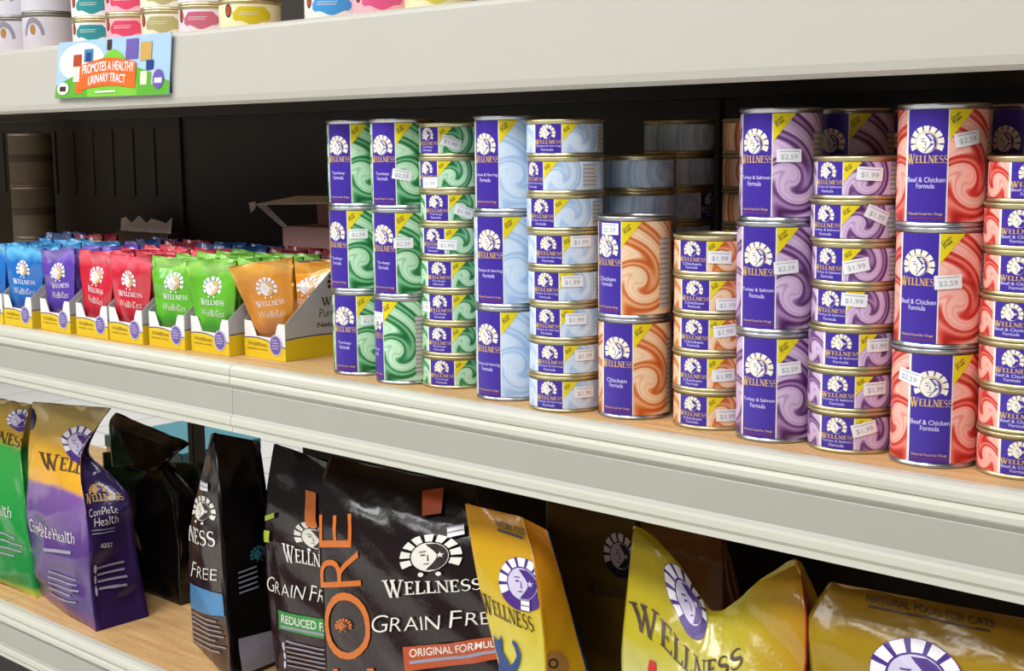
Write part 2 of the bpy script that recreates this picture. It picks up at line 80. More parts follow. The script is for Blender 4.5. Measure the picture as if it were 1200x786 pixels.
'dim_a':{"FL": [[-1.155, 0.2, -0.5051], [-1.1549, 0.2, -0.4633], [-1.1548, 0.2, -0.4216], [-1.1544, 0.2, -0.3798], [-1.1541, 0.2, -0.3381], [-1.1546, 0.201, -0.2964], [-1.1581, 0.2056, -0.255], [-1.1621, 0.2106, -0.2139], [-1.1784, 0.23, -0.1807]], "FR": [[-1.0034, 0.2, -0.5051], [-1.0035, 0.2, -0.4638], [-1.0035, 0.2, -0.4225], [-1.0036, 0.2, -0.3812], [-1.0038, 0.2, -0.3398], [-1.0046, 0.2009, -0.2986], [-1.0083, 0.2057, -0.2578], [-1.0129, 0.2117, -0.2175], [-1.0268, 0.23, -0.1831]], "BR": [[-1.0034, 0.294, -0.5051], [-1.0035, 0.2908, -0.4638], [-1.0035, 0.2842, -0.4225], [-1.0036, 0.2753, -0.3812], [-1.0038, 0.2643, -0.3398], [-1.0046, 0.2525, -0.2986], [-1.0083, 0.2429, -0.2578], [-1.0129, 0.233, -0.2175], [-1.0268, 0.234, -0.1831]], "BL": [[-1.155, 0.294, -0.5051], [-1.1549, 0.2908, -0.4633], [-1.1548, 0.2842, -0.4216], [-1.1544, 0.2753, -0.3798], [-1.1541, 0.2643, -0.3381], [-1.1546, 0.2526, -0.2964], [-1.1581, 0.2428, -0.255], [-1.1621, 0.2319, -0.2139], [-1.1784, 0.234, -0.1807]], "kw": {"wr": 0.003, "seed": 11, "bulge": 0.016}, "decals": [["front", "emblem_dim", [[0.6757, 0.761], [1.027, 0.7611], [1.027, 0.9213], [0.6682, 0.9346]]], ["front", "well_dark", [[0.5024, 0.6759], [1.009, 0.6809], [1.009, 0.733], [0.4949, 0.7442]]]]},
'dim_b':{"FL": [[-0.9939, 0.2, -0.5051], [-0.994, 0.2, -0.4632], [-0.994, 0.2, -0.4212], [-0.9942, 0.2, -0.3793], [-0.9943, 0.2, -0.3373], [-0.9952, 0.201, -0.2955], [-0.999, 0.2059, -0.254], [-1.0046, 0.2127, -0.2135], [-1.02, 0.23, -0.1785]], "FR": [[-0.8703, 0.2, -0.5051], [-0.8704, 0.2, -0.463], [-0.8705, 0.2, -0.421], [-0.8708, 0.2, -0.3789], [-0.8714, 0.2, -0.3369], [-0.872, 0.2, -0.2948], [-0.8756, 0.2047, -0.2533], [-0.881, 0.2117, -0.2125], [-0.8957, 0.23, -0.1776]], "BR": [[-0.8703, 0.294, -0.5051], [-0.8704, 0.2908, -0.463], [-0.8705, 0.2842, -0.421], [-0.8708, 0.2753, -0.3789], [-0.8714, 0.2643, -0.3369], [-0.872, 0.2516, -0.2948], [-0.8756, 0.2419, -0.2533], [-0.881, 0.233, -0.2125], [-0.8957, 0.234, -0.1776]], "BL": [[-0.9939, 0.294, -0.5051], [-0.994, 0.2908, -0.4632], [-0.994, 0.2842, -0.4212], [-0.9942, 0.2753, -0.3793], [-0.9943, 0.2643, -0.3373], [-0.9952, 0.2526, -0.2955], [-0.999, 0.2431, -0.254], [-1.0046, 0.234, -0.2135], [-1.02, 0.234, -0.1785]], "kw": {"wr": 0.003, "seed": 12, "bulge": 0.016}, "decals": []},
}
CANS=[
["green_tall", "T", -1.3524, 0.0625, [[8.9, [51.8, 0.0731, 0]], [-3.6, [48.0, 0.0753, 0]], [7.1, None]]],
["green_tall2", "T", -1.2587, 0.0522, [[-26.7, [11.5, 0.0842, 0]], [3.8, [40.5, 0.0677, 0]], [6.8, [37.8, 0.0415, -10]]]],
["green_short", "S", -1.1899, 0.0724, [[18.2, None], [14.2, None], [15.2, [-35.2, 0.0191, 0]], [16.0, None], [5.7, [26.5, 0.0155, -3]], [11.2, [48.0, 0.0149, -20]], [-5.0, [6.8, 0.0095, 0]], [-3.3, [43.8, 0.0168, -20]]]],
["blue_tall", "T", -1.0809, 0.0524, [[-0.3, None], [6.7, None], [-2.3, None]]],
["blue_short", "S", -0.9867, 0.0443, [[11.6, [55.8, 0.0226, 0]], [12.3, [55.3, 0.0242, 0]], [6.6, [46.5, 0.0244, 0]], [6.8, [42.5, 0.0257, 0]], [12.1, [50.5, 0.0291, 0]], [1.3, None], [-17.2, None], [12.8, None]]],
["orange_tall", "T", -0.901, 0.0597, [[6.7, None], [-11.3, [6.0, 0.0964, 0]]]],
["orange_short", "S", -0.8039, 0.0703, [[2.4, [51.2, 0.016, 0]], [2.9, [45.2, 0.0179, 3]], [3.6, [45.0, 0.0238, 5]], [4.1, [47.5, 0.0107, 0]], [0.1, [40.5, 0.0186, -2]]]],
["purple_tall", "T", -0.7196, 0.0572, [[4.5, [44.8, 0.0756, 6]], [2.3, [41.8, 0.0657, 5]], [-8.0, [50.5, 0.0639, 0]]]],
["purple_short", "S", -0.6378, 0.0648, [[8.4, [35.2, 0.025, 14]], [9.2, [48.8, 0.0232, 2]], [12.9, [48.2, 0.0242, 0]], [-7.1, [32.2, 0.0271, -4]], [-12.6, [39.5, 0.019, 12]], [-12.8, [68.0, 0.0263, -24]], [-15.3, [56.0, 0.0239, -4]]]],
["red_tall", "T", -0.5498, 0.0595, [[18.4, [-29.2, 0.0829, -12]], [-4.4, [39.2, 0.0612, 4]], [3.9, [51.5, 0.0784, 10]]]],
["red_short", "S", -0.4669, 0.0702, [[14.1, None], [10.6, None], [3.4, None], [0.6, None], [3.1, None], [4.1, None], [11.9, None]]],
]
# ------------------------------------------------------------------ helpers
COL=bpy.context.scene.collection
random.seed(4)
def lin(c):
    if isinstance(c,str):
        c=c.lstrip('#'); c=[int(c[i:i+2],16)/255 for i in(0,2,4)]
    return tuple((x/12.92 if x<=.04045 else((x+.055)/1.055)**2.4) for x in c)+(1.,)
M={}
class NB:
    """tiny node-tree builder"""
    def __init__(s,name):
        s.m=bpy.data.materials.new(name); s.m.use_nodes=True; s.nt=s.m.node_tree
        s.b=s.nt.nodes['Principled BSDF']; M[name]=s.m
    def n(s,t,**k):
        o=s.nt.nodes.new(t)
        for a,v in k.items(): setattr(o,a,v)
        return o
    def link(s,a,b): s.nt.links.new(a,b)
    def math(s,op,a,b=None,c=None):
        o=s.n('ShaderNodeMath',operation=op)
        for i,v in enumerate((a,b,c)):
            if v is None: continue
            if isinstance(v,(int,float)): o.inputs[i].default_value=v
            else: s.link(v,o.inputs[i])
        return o.outputs[0]
    def ramp(s,fac,stops,interp='LINEAR'):
        r=s.n('ShaderNodeValToRGB'); cr=r.color_ramp; cr.interpolation=interp
        while len(cr.elements)<len(stops): cr.elements.new(.5)
        for e,(q,c) in zip(cr.elements,stops): e.position=q; e.color=lin(c)
        s.link(fac,r.inputs[0]); return r.outputs[0]
    def mix(s,fac,a,b,blend='MIX'):
        o=s.n('ShaderNodeMix',data_type='RGBA',blend_type=blend)
        for i,v in((0,fac),(6,a),(7,b)):
            if isinstance(v,(int,float)): o.inputs[i].default_value=v
            elif isinstance(v,tuple): o.inputs[i].default_value=v
            else: s.link(v,o.inputs[i])
        return o.outputs[2]
    def noise(s,scale,detail=3,vec=None,rough=.5):
        o=s.n('ShaderNodeTexNoise'); o.inputs['Scale'].default_value=scale; o.inputs['Detail'].default_value=detail; o.inputs['Roughness'].default_value=rough
        if vec is None:
            vec=s.n('ShaderNodeTexCoord').outputs['Object']
        s.link(vec,o.inputs['Vector']); return o.outputs[0]
    def uv(s):
        u=s.n('ShaderNodeUVMap'); x=s.n('ShaderNodeSeparateXYZ'); s.link(u.outputs[0],x.inputs[0]); return x.outputs[0],x.outputs[1]
    def fin(s,color=None,rough=.5,metal=0,coat=0,bump=None,bstr=.1,bdist=.002,spec=.5,coatr=.1):
        b=s.b.inputs
        if color is not None:
            if isinstance(color,tuple): b['Base Color'].default_value=color
            else: s.link(color,b['Base Color'])
        b['Roughness'].default_value=rough; b['Metallic'].default_value=metal; b['Coat Weight'].default_value=coat; b['Coat Roughness'].default_value=coatr
        b['Specular IOR Level'].default_value=spec
        if bump is not None:
            bp=s.n('ShaderNodeBump'); bp.inputs['Strength'].default_value=bstr; bp.inputs['Distance'].default_value=bdist
            s.link(bump,bp.inputs['Height']); s.link(bp.outputs[0],b['Normal'])
        return s.m
def mat(name,c,rough=.5,metal=0,coat=0,var=.06,scale=40,bstr=0,spec=.5):
    if name in M: return M[name]
    k=NB(name); c=lin(c); nz=k.noise(scale)
    d=tuple(x*(1-var*1.6) for x in c[:3])+(1.,); e=tuple(min(1,x*(1+var)) for x in c[:3])+(1.,)
    k.fin(k.mix(nz,d,e),rough,metal,coat,bump=nz if bstr else None,bstr=bstr,spec=spec)
    return M[name]
def mesh(name,V,F,mats=(),fm=None,smooth=False,uv=None,kind=None):
    me=bpy.data.meshes.new(name); me.from_pydata([tuple(map(float,v)) for v in V],[],[tuple(int(i) for i in f) for f in F])
    for m in mats: me.materials.append(M[m] if isinstance(m,str) else m)
    if fm is not None: me.polygons.foreach_set('material_index',list(fm))
    if smooth: me.polygons.foreach_set('use_smooth',[True]*len(me.polygons))
    if uv is not None:
        l=me.uv_layers.new(name='UVMap')
        for lp in me.loops: l.data[lp.index].uv=uv[lp.vertex_index]
    me.update(); return me
def obj(name,me,parent=None,loc=(0,0,0),rot=(0,0,0)):
    o=bpy.data.objects.new(name,me); COL.objects.link(o); o.location=loc; o.rotation_euler=rot
    if parent is not None: o.parent=parent
    return o
def thing(name,label,cat,loc=(0,0,0),rot=(0,0,0),group=None,kind=None,me=None):
    o=obj(name,me,None,loc,rot); o['label']=label; o['category']=cat
    if group: o['group']=group
    if kind: o['kind']=kind
    return o
def boxm(name,x0,x1,y0,y1,z0,z1,m,bev=0):
    bm=bmesh.new(); bmesh.ops.create_cube(bm,size=1)
    for v in bm.verts: v.co=Vector(((x0+x1)/2+v.co.x*(x1-x0),(y0+y1)/2+v.co.y*(y1-y0),(z0+z1)/2+v.co.z*(z1-z0)))
    if bev: bmesh.ops.bevel(bm,geom=list(bm.edges),offset=bev,segments=2,affect='EDGES',profile=.5)
    me=bpy.data.meshes.new(name); bm.to_mesh(me); bm.free(); me.materials.append(M[m]); return me
def extrude_profile(name,prof,x0,x1,m,smooth=False):
    """closed (y,z) profile swept along X"""
    n=len(prof); V=[(x,y,z) for x in(x0,x1) for y,z in prof]
    F=[(i,(i+1)%n,n+(i+1)%n,n+i) for i in range(n)]+[tuple(range(n))[::-1],tuple(range(n,2*n))]
    return mesh(name,V,F,[m])
def plate(name,pts,th,m,plane='xz'):
    """2-D polygon extruded to a card of thickness th (front at y=0)"""
    n=len(pts)
    if plane=='xz': V=[(a,0,b) for a,b in pts]+[(a,th,b) for a,b in pts]
    else: V=[(0,a,b) for a,b in pts]+[(th,a,b) for a,b in pts]
    F=[tuple(range(n)),tuple(range(n,2*n))[::-1]]+[(i,n+i,n+(i+1)%n,(i+1)%n) for i in range(n)]
    return mesh(name,V,F,[m])
def lathe(name,prof,m,seg=48,smooth=True,uv=None):
    V=[];F=[];n=len(prof)
    for i in range(seg):
        a=2*math.pi*i/seg
        for r,z in prof: V.append((r*math.sin(a),-r*math.cos(a),z))
    for i in range(seg):
        j=(i+1)%seg
        for k in range(n-1): F.append((i*n+k,j*n+k,j*n+k+1,i*n+k+1))
    me=mesh(name,V,F,[m] if isinstance(m,str) else m,smooth=smooth); return me
# ---------------------------------------------------------------- lettering
_tc={}
def text2d(s):
    """built-in font -> (verts2d normalised to the unit box, faces, aspect)"""
    if s in _tc: return _tc[s]
    cu=bpy.data.curves.new('letters','FONT'); cu.body=s; cu.size=1; cu.resolution_u=5; cu.fill_mode='FRONT'; cu.offset=.012 if len(s)>1 else -.012
    o=bpy.data.objects.new('letters',cu); COL.objects.link(o)
    me=bpy.data.meshes.new_from_object(o.evaluated_get(bpy.context.evaluated_depsgraph_get()))
    V=np.array([v.co[:2] for v in me.vertices]); F=[tuple(p.vertices) for p in me.polygons]
    bpy.data.objects.remove(o); bpy.data.curves.remove(cu); bpy.data.meshes.remove(me)
    mn=V.min(0);mx=V.max(0); asp=(mx[0]-mn[0])/(mx[1]-mn[1])
    _tc[s]=((V-mn)/(mx-mn),F,asp); return _tc[s]
def serif_word(word,bold=1.0):
    V=[];F=[]
    def q(*p):
        i=len(V);V.extend(p);F.append(tuple(range(i,i+len(p))))
    def bar(x0,y0,x1,y1,w):      # stroke of horizontal width w
        w=w*bold; q((x0-w/2,y0),(x0+w/2,y0),(x1+w/2,y1),(x1-w/2,y1))
    def ser(x,y,w=.3,h=.06): q((x-w/2,y-h/2),(x+w/2,y-h/2),(x+w/2,y+h/2),(x-w/2,y+h/2))
    X=0
    for k,ch in enumerate(word):
        i0=len(V); sc=1.32 if k==0 else 1.0
        if ch=='W':
            bar(.12,1,.36,0,.17);bar(.36,0,.62,1,.08);bar(.5,1,.76,0,.17);bar(.76,0,1.02,1,.08);ser(.12,.97,.34);ser(.56,.97,.3);ser(1.02,.97,.28);w=1.18
        elif ch=='E':
            bar(.17,0,.17,1,.17);q((.1,0),(.62,0),(.62,.08),(.1,.08));q((.1,.92),(.58,.92),(.58,1),(.1,1));q((.2,.47),(.46,.47),(.46,.54),(.2,.54));q((.56,0),(.66,0),(.66,.24),(.6,.2));q((.52,1),(.6,1),(.6,.78),(.55,.8));q((.42,.4),(.48,.4),(.48,.62),(.42,.62));ser(.13,.03,.26);ser(.13,.97,.26);w=.74
        elif ch=='L':
            bar(.17,0,.17,1,.17);q((.1,0),(.6,0),(.6,.08),(.1,.08));q((.53,0),(.64,0),(.64,.28),(.58,.24));ser(.17,.97,.36);ser(.13,.03,.26);w=.7
        elif ch=='N':
            bar(.15,0,.15,1,.07);bar(.15,1,.72,0,.19);bar(.75,0,.75,1,.07);ser(.13,.03,.28);ser(.1,.97,.26);ser(.75,.97,.28);w=.92
        elif ch=='S':
            pts=[]
            for j in range(17):
                t=j/16; a=math.radians(20+t*250) if t<=.5 else 0
                if t<=.5:
                    a=math.radians(25+ (t/.5)*225); pts.append((.3+.22*math.cos(a),.74+.23*math.sin(a)))
                else:
                    a=math.radians(70-((t-.5)/.5)*225); pts.append((.3+.25*math.cos(a),.27+.26*math.sin(a)))
            ws=[.06+.10*math.exp(-((j-8)/4.0)**2) for j in range(17)]
            L=[];Rr=[]
            for j,(x,y) in enumerate(pts):
                a=pts[max(j-1,0)];b=pts[min(j+1,16)];dx,dy=b[0]-a[0],b[1]-a[1];d=math.hypot(dx,dy) or 1
                L.append((x-dy/d*ws[j]/2,y+dx/d*ws[j]/2));Rr.append((x+dy/d*ws[j]/2,y-dx/d*ws[j]/2))
            for j in range(16): q(L[j],Rr[j],Rr[j+1],L[j+1])
            w=.64
        for i in range(i0,len(V)): V[i]=(X+V[i][0]*sc,V[i][1]*sc-(0 if k else .16))
        X+=w*sc
    V=np.array(V);mn=V.min(0);mx=V.max(0)
    return (V-mn)/(mx-mn),F
# decal layers: list of (material, verts2d in unit box, faces)
def grid2(x0,x1,y0,y1,nx,ny):
    V=[(x0+(x1-x0)*i/nx,y0+(y1-y0)*j/ny) for j in range(ny+1) for i in range(nx+1)]
    return V,[(j*(nx+1)+i,j*(nx+1)+i+1,(j+1)*(nx+1)+i+1,(j+1)*(nx+1)+i) for j in range(ny) for i in range(nx)]
def ringseg(r0,r1,a0,a1,nr=2,na=4,c=(.5,.5)):
    V=[(c[0]+(r0+(r1-r0)*j/nr)*math.cos(math.radians(a0+(a1-a0)*i/na)),c[1]+(r0+(r1-r0)*j/nr)*math.sin(math.radians(a0+(a1-a0)*i/na))) for j in range(nr+1) for i in range(na+1)]
    return V,[(j*(na+1)+i,j*(na+1)+i+1,(j+1)*(na+1)+i+1,(j+1)*(na+1)+i) for j in range(nr) for i in range(na)]
def emblem(ray,face,dark,back=None,gold=None,gap=.15,feet=True):
    L=[]
    if back: V,F=ringseg(.001,.5,0,360,5,30); L.append((back,V,F))
    A0,A1,n=-32,212,9
    if gold:
        V,F=ringseg(.30,.365,A0,A1,1,28); L.append((gold,V,F))
    V=[];F=[]
    for i in range(n):
        st=(A1-A0)/n; v,f=ringseg(.325,.49,A0+i*st+st*gap,A0+(i+1)*st-st*gap,2,3); o=len(V);V+=v;F+=[tuple(k+o for k in q) for q in f]
    L.append((ray,V,F))
    V,F=ringseg(.001,.3,0,360,4,24); L.append((face,V,F))
    # night half with star, eye, brow, nose, mouth
    V=[];F=[]
    nn=10
    for j in range(nn+1):
        y=-.27+.54*j/nn; xr=math.sqrt(max(.29**2-y*y,0)); xl=min(.02+.10*math.cos(y*9),xr); V+=[(.5+xl,.5+y),(.5+xr,.5+y)]
    F=[(2*j,2*j+1,2*j+3,2*j+2) for j in range(nn)]
    def addq(p):
        o=len(V);V.extend(p);F.append(tuple(range(o,o+len(p))))
    addq([(.36,.53),(.45,.53),(.44,.56),(.37,.56)]);addq([(.34,.60),(.46,.61),(.46,.63),(.34,.62)])
    addq([(.47,.42),(.50,.41),(.49,.55),(.475,.55)]);addq([(.41,.34),(.5,.35),(.5,.37),(.41,.36)])
    L.append((dark,V,F))
    sv=[];c=(.67,.52)
    for j in range(10):
        r=.07 if j%2==0 else .028; a=math.radians(90+36*j); sv.append((c[0]+r*math.cos(a),c[1]+r*math.sin(a)))
    L.append((face,sv+[c],[(10,j,(j+1)%10) for j in range(10)]))
    # curled feet below
    if not feet: return L
    V=[];F=[]
    for cx in(.36,.64):
        v,f=ringseg(.001,.045,0,360,1,10,(cx,.14)); o=len(V);V+=v;F+=[tuple(k+o for k in q) for q in f]
    L.append((ray,V,F))
    return L
def lines(n,m,seed=1):
    r=random.Random(seed*7+n);V=[];F=[]
    for i in range(n):
        y1=1-i/n; y0=y1-.30/n if n>1 else 0
        x1=r.uniform(.7,1.) if n>1 else 1
        v,f=grid2(0,x1,y0,y1,6,1);o=len(V);V+=v;F+=[tuple(k+o for k in q) for q in f]
    return [(m,V,F)]
def patch(m,nx=8,ny=6):
    return [(m,)+grid2(0,1,0,1,nx,ny)]
def txt(s,m):
    V,F,_=text2d(s); return [(m,V,F)]
def hand(s,m):
    """hand-lettered: capitals of words taller, letters a little uneven"""
    r=random.Random(len(s)); V=[];F=[];x=0
    for w in s.split(' '):
        for k,ch in enumerate(w):
            v,f,a=text2d(ch); h=1.0 if k==0 or not ch.isupper() else .82
            if ch in 'acemnorsuvwxz': h=.62
            wd=a*h*1.0 if ch not in 'Iil' else a*h
            t=r.uniform(-.09,.09);o=len(V)
            for p in v:
                X=p[0]*wd;Y=p[1]*h; V.append((x+X+Y*(.1+t),Y+r.uniform(0,.01)))
            F+=[tuple(k2+o for k2 in q) for q in f]; x+=wd+.16
        x+=.32
    V=np.array(V);mn=V.min(0);mx=V.max(0);return [(m,(V-mn)/(mx-mn),F)]
CAT=[(.18,0),(.12,.22),(.16,.45),(.1,.62),(.05,.78),(.07,.95),(.16,.84),(.27,.84),(.36,.95),(.38,.78),(.36,.64),(.5,.5),(.62,.36),(.74,.42),(.84,.55),(.8,.72),(.72,.8),(.78,.88),(.9,.78),(.97,.58),(.9,.38),(.78,.22),(.74,0)]
def decal_layers(kind,seed=1):
    if kind=='emblem_bag': return emblem('print_white','print_lilac','print_violet',back='print_violet',feet=False)
    if kind=='emblem_dim': return emblem('print_white','print_lilac','print_navy',back='print_navy',feet=False)  # bag emblem with its backing darkened to go with the shade-toned film
    if kind=='emblem_white': return emblem('print_bone','print_bone','print_brown')
    if kind=='emblem_gold': return emblem('print_gold','print_gold','print_indigo')
    if kind=='emblem_orange': return emblem('print_orange','print_orange','print_brown')
    if kind=='emblem_teal': return emblem('print_teal','print_teal','print_brown')
    if kind.startswith('well_'): return [(dict(dark='print_umber',white='print_bone',gold='print_gold')[kind[5:]],)+serif_word('WELLNESS')]
    if kind.startswith('script:'): return hand(kind[7:],'print_bone')
    if kind.startswith('bold:'): return txt(kind[5:],'print_orange' if len(kind)==6 else 'print_bone')
    if kind.startswith('text:'): return txt(kind[5:],'print_umber')
    if kind.startswith('dlines'): return lines(int(kind[6:]),'print_umber',seed)
    if kind.startswith('lines'): return lines(int(kind[5:]),'print_grey',seed)
    if kind.startswith('dots'):
        V=[];F=[]
        for i in range(3):
            v,f=ringseg(.001,.15,0,360,1,10,(.5,.17+.33*i)); v=[(.5+(a-.5)*3,b) for a,b in v];o=len(V);V+=v;F+=[tuple(k+o for k in q) for q in f]
        return [('print_lilac',V,F)]
    if kind=='sticker': return patch('sticker_paper',3,2)+lines(2,'print_grey',3)
    if kind=='cat':
        return [('print_blue',CAT,[tuple(range(len(CAT)))])]
    if kind=='kibble':
        V,F=ringseg(.001,.5,0,360,3,18); v2,f2=ringseg(.12,.2,0,360,1,12,(.42,.55)); return [('print_kibble',V,F),('print_umber',v2,f2)]
    return patch('print_'+kind[6:])
PART={'emblem':'emblem','well':'brand_lettering','script':'script_lettering','bold':'lettering','text':'lettering','lines':'small_print','dlines':'small_print','dots':'bullet_marks','sticker':'price_sticker','cat':'cat_picture','kibble':'kibble_picture','patch':'printed_patch'}
def partname(kind):
    for k,v in PART.items():
        if kind.startswith(k): return v
    return 'print'
def decal_mesh(name,layers,fmap,keep=None):
    """fmap(a,b,layer)->3-D; keep(a,b)->bool to trim"""
    V=[];F=[];fm=[];mats=[]
    for li,(m,v,f) in enumerate(layers):
        if m not in mats: mats.append(m)
        v=np.asarray(v,float); P=fmap(v[:,0],v[:,1],li); ok=keep(v[:,0],v[:,1]) if keep else None; o=len(V)
        V+=P.tolist()
        for q in f:
            if ok is not None and not all(ok[i] for i in q): continue
            F.append(tuple(i+o for i in q)); fm.append(mats.index(m))
    return mesh(name,V,F,mats,fm,smooth=False)
# ----------------------------------------------------------------- materials
mat('shelf_paint','#bdbab1',.42,var=.02,scale=6,spec=.4)
mat('lip_plastic','#c9c8bb',.30,var=.02,scale=8)
mat('lip_face','#a8a79d',.38,var=.03,scale=9)
mat('dark_steel','#2e2b28',.6,var=.15)
mat('post_steel','#26241f',.5,var=.1)
k=NB('deck_wood'); tc=k.n('ShaderNodeTexCoord').outputs['Object']; mp=k.n('ShaderNodeMapping'); mp.inputs['Scale'].default_value=(1.5,14,14); k.link(tc,mp.inputs[0])
g=k.noise(5,5,mp.outputs[0]); h=k.noise(160,2)
k.fin(k.mix(.25,k.ramp(g,[(.3,'#b98d58'),(.55,'#cfa671'),(.75,'#dcb884')]),k.ramp(h,[(.3,'#a87f50'),(.7,'#dcb98a')])),.5,bump=h,bstr=.08)
k=NB('floor_tile'); tc=k.n('ShaderNodeTexCoord').outputs['Object']; br=k.n('ShaderNodeTexBrick'); k.link(tc,br.inputs['Vector']); br.offset=0
for i,v in(('Scale',1.0),('Mortar Size',.004),('Brick Width',.305),('Row Height',.305)): br.inputs[i].default_value=v
br.inputs['Color1'].default_value=lin('#e4e2dc');br.inputs['Color2'].default_value=lin('#dcdad3');br.inputs['Mortar'].default_value=lin('#a9a69e')
k.fin(br.outputs[0],.35)
mat('tin_silver','#b9bcc2',.28,metal=1,var=.05); mat('tin_gold','#c9bf95',.33,metal=.9,var=.05); mat('tin_dull','#8f8d86',.45,metal=.8)
for n,c,r in(('white','#e9e6ee',.4),('lilac','#c9c1dc',.4),('violet','#45227c',.4),('navy','#1d1c33',.5),('bone','#dcd8cf',.45),('brown','#2a1c1c',.4),('gold','#c9a35a',.4),('indigo','#33218c',.4),('orange','#c8681c',.4),('orange2','#b04a22',.4),('teal','#2d6f78',.5),('umber','#3d2a1d',.5),('grey','#918c9c',.5),('blue','#24417f',.4),('kibble','#a5773a',.6),('skyblue','#447fae',.35),('green','#2f8a3c',.4),('lime','#9ab02e',.4),('red','#c02a2a',.4),('yellow','#e6d011',.4),('cream','#f1e7c9',.4),('stripe','#c8c3ba',.5),('wine','#7d2a52',.4)):
    mat('print_'+n,c,r,var=.03)
mat('sticker_paper','#f2f1f4',.5,var=.02); mat('sticker_ink','#a9b4c2',.6); mat('can_gold','#d8b070',.35,var=.08); mat('can_white','#f4efe2',.35); mat('can_lavtext','#cfc8f2',.4)
mat('panel_purple','#412a9e',.33,coat=.15,var=.03)
def swirl(name,dark,mid,light,cu,cv,R0,A,K,lowcon=False):
    k=NB(name); u,v=k.uv(); nz=k.noise(9,2)
    x=k.math('SUBTRACT',k.math('ABSOLUTE',u),cu); y=k.math('SUBTRACT',v,cv)
    r=k.math('SQRT',k.math('ADD',k.math('MULTIPLY',x,x),k.math('MULTIPLY',y,y)))
    a=k.math('MULTIPLY',k.math('EXPONENT',k.math('MULTIPLY',k.math('POWER',k.math('DIVIDE',r,R0),1.3),-1)),A)
    a=k.math('ADD',a,k.math('MULTIPLY',y,-.9/ max(R0,.01)*.25))
    q=k.math('SUBTRACT',k.math('MULTIPLY',x,k.math('COSINE',a)),k.math('MULTIPLY',y,k.math('SINE',a)))
    s=k.math('ADD',k.math('MULTIPLY',q,K),k.math('MULTIPLY',nz,1.6))
    s1=k.math('SINE',s); s2=k.math('SINE',k.math('MULTIPLY',s,3.1))
    w=k.math('ADD',k.math('MULTIPLY',s1,.30),k.math('MULTIPLY',s2,.20)); w=k.math('ADD',w,.5)
    k.fin(k.ramp(w,[(.10,dark),(.30,mid),(.62,light),(.80,light),(.97,mid)]),.33,coat=.2)
FL={'green':('#0e5c2c','#4fa268','#c2e6c6'),'blue':('#a3c0e6','#bcd3ee','#d3e3f6'),'orange':('#c2561c','#dd9057','#f3d3b0'),'purple':('#4c1c57','#8f649e','#d8bde0'),'red':('#b31c17','#e2564a','#fbbcae')}
for f_,c_ in FL.items():
    swirl('swirl_tall_'+f_,*c_,.38,.40,.24,5.2,15); swirl('swirl_short_'+f_,*c_,.35,.17,.14,4.4,24)
# --------------------------------------------------------------- the setting
thing('floor','pale square tiled shop floor seen past the lowest shelf','floor',kind='structure',me=boxm('floor',-7,3,-4,5,-.80,-.75,'floor_tile'))
unit=thing('shelving_unit','off-white steel store shelving with tan wooden decks','shelf',loc=(0,0,-.75))
UZ=.75
X0,X1=-3.75,.35; SEAM=-1.5395; PX=[-3.47,-2.262,-1.03,.19]
def up(me):
    for v in me.vertices: v.co.z+=UZ
    return me
LIP=[(0,0),(-.010,0),(-.016,-.002),(-.0195,-.006),(-.0205,-.011),(-.0195,-.015),(-.0175,-.0165),(-.0195,-.018),(-.021,-.021),(-.021,-.0265),(-.019,-.029),(-.0150,-.0295),(-.0150,-.033),(-.0165,-.035),(-.0165,-.070),(-.020,-.074),(-.0212,-.077),(-.0212,-.084),(-.0185,-.088),(-.0185,-.095),(-.003,-.095),(-.003,-.03),(0,-.03)]
def lip_mesh(z,a,b):
    n=len(LIP);V=[(x,y,z+q+UZ) for x in(a,b) for y,q in LIP]
    F=[(i,(i+1)%n,n+(i+1)%n,n+i) for i in range(n)]+[tuple(range(n))[::-1],tuple(range(n,2*n))]
    fm=[1 if i in(12,13,14) else 0 for i in range(n)]+[0,0]
    return mesh('front_lip',V,F,['lip_plastic','lip_face'],fm)
ZS={'bottom':-.5051,'middle':0.0,'top':.4546}
for nm,z in ZS.items():
    for a,b in((X0,PX[1]),(PX[1],PX[2]),(PX[2],X1)):
        obj('deck_board',up(boxm('deck_board',a+.0008,b-.0008,0,.41,z-.018,z,'deck_wood',.001)),unit)
    if nm!='top':
        for a,b in((X0,SEAM-.0006),(SEAM+.0006,X1)): obj('front_lip',lip_mesh(z,a,b),unit)
    else:
        P=[(0,.001),(-.014,.001),(-.019,-.002),(-.020,-.006),(-.020,-.088),(-.018,-.096),(-.013,-.1002),(-.004,-.1002),(-.003,-.03),(0,-.03)]
        for a,b in((X0,X1),): obj('front_lip',up(extrude_profile('front_lip',[(y,z+q) for y,q in P],a,b,'shelf_paint')),unit)
    obj('rear_beam',up(boxm('rear_beam',X0,X1,.385,.41,z-.1,z-.018,'dark_steel',.002)),unit)
for x in PX:
    obj('post',up(boxm('post',x-.009,x+.009,.405,.435,-.75,1.0,'post_steel',.002)),unit)
obj('kick_plate',up(boxm('kick_plate',X0,X1,.05,.06,-.7498,-.61,'dark_steel')),unit); obj('base_panel',up(boxm('base_panel',X0,X1,.0,.41,-.62,-.605,'dark_steel')),unit)
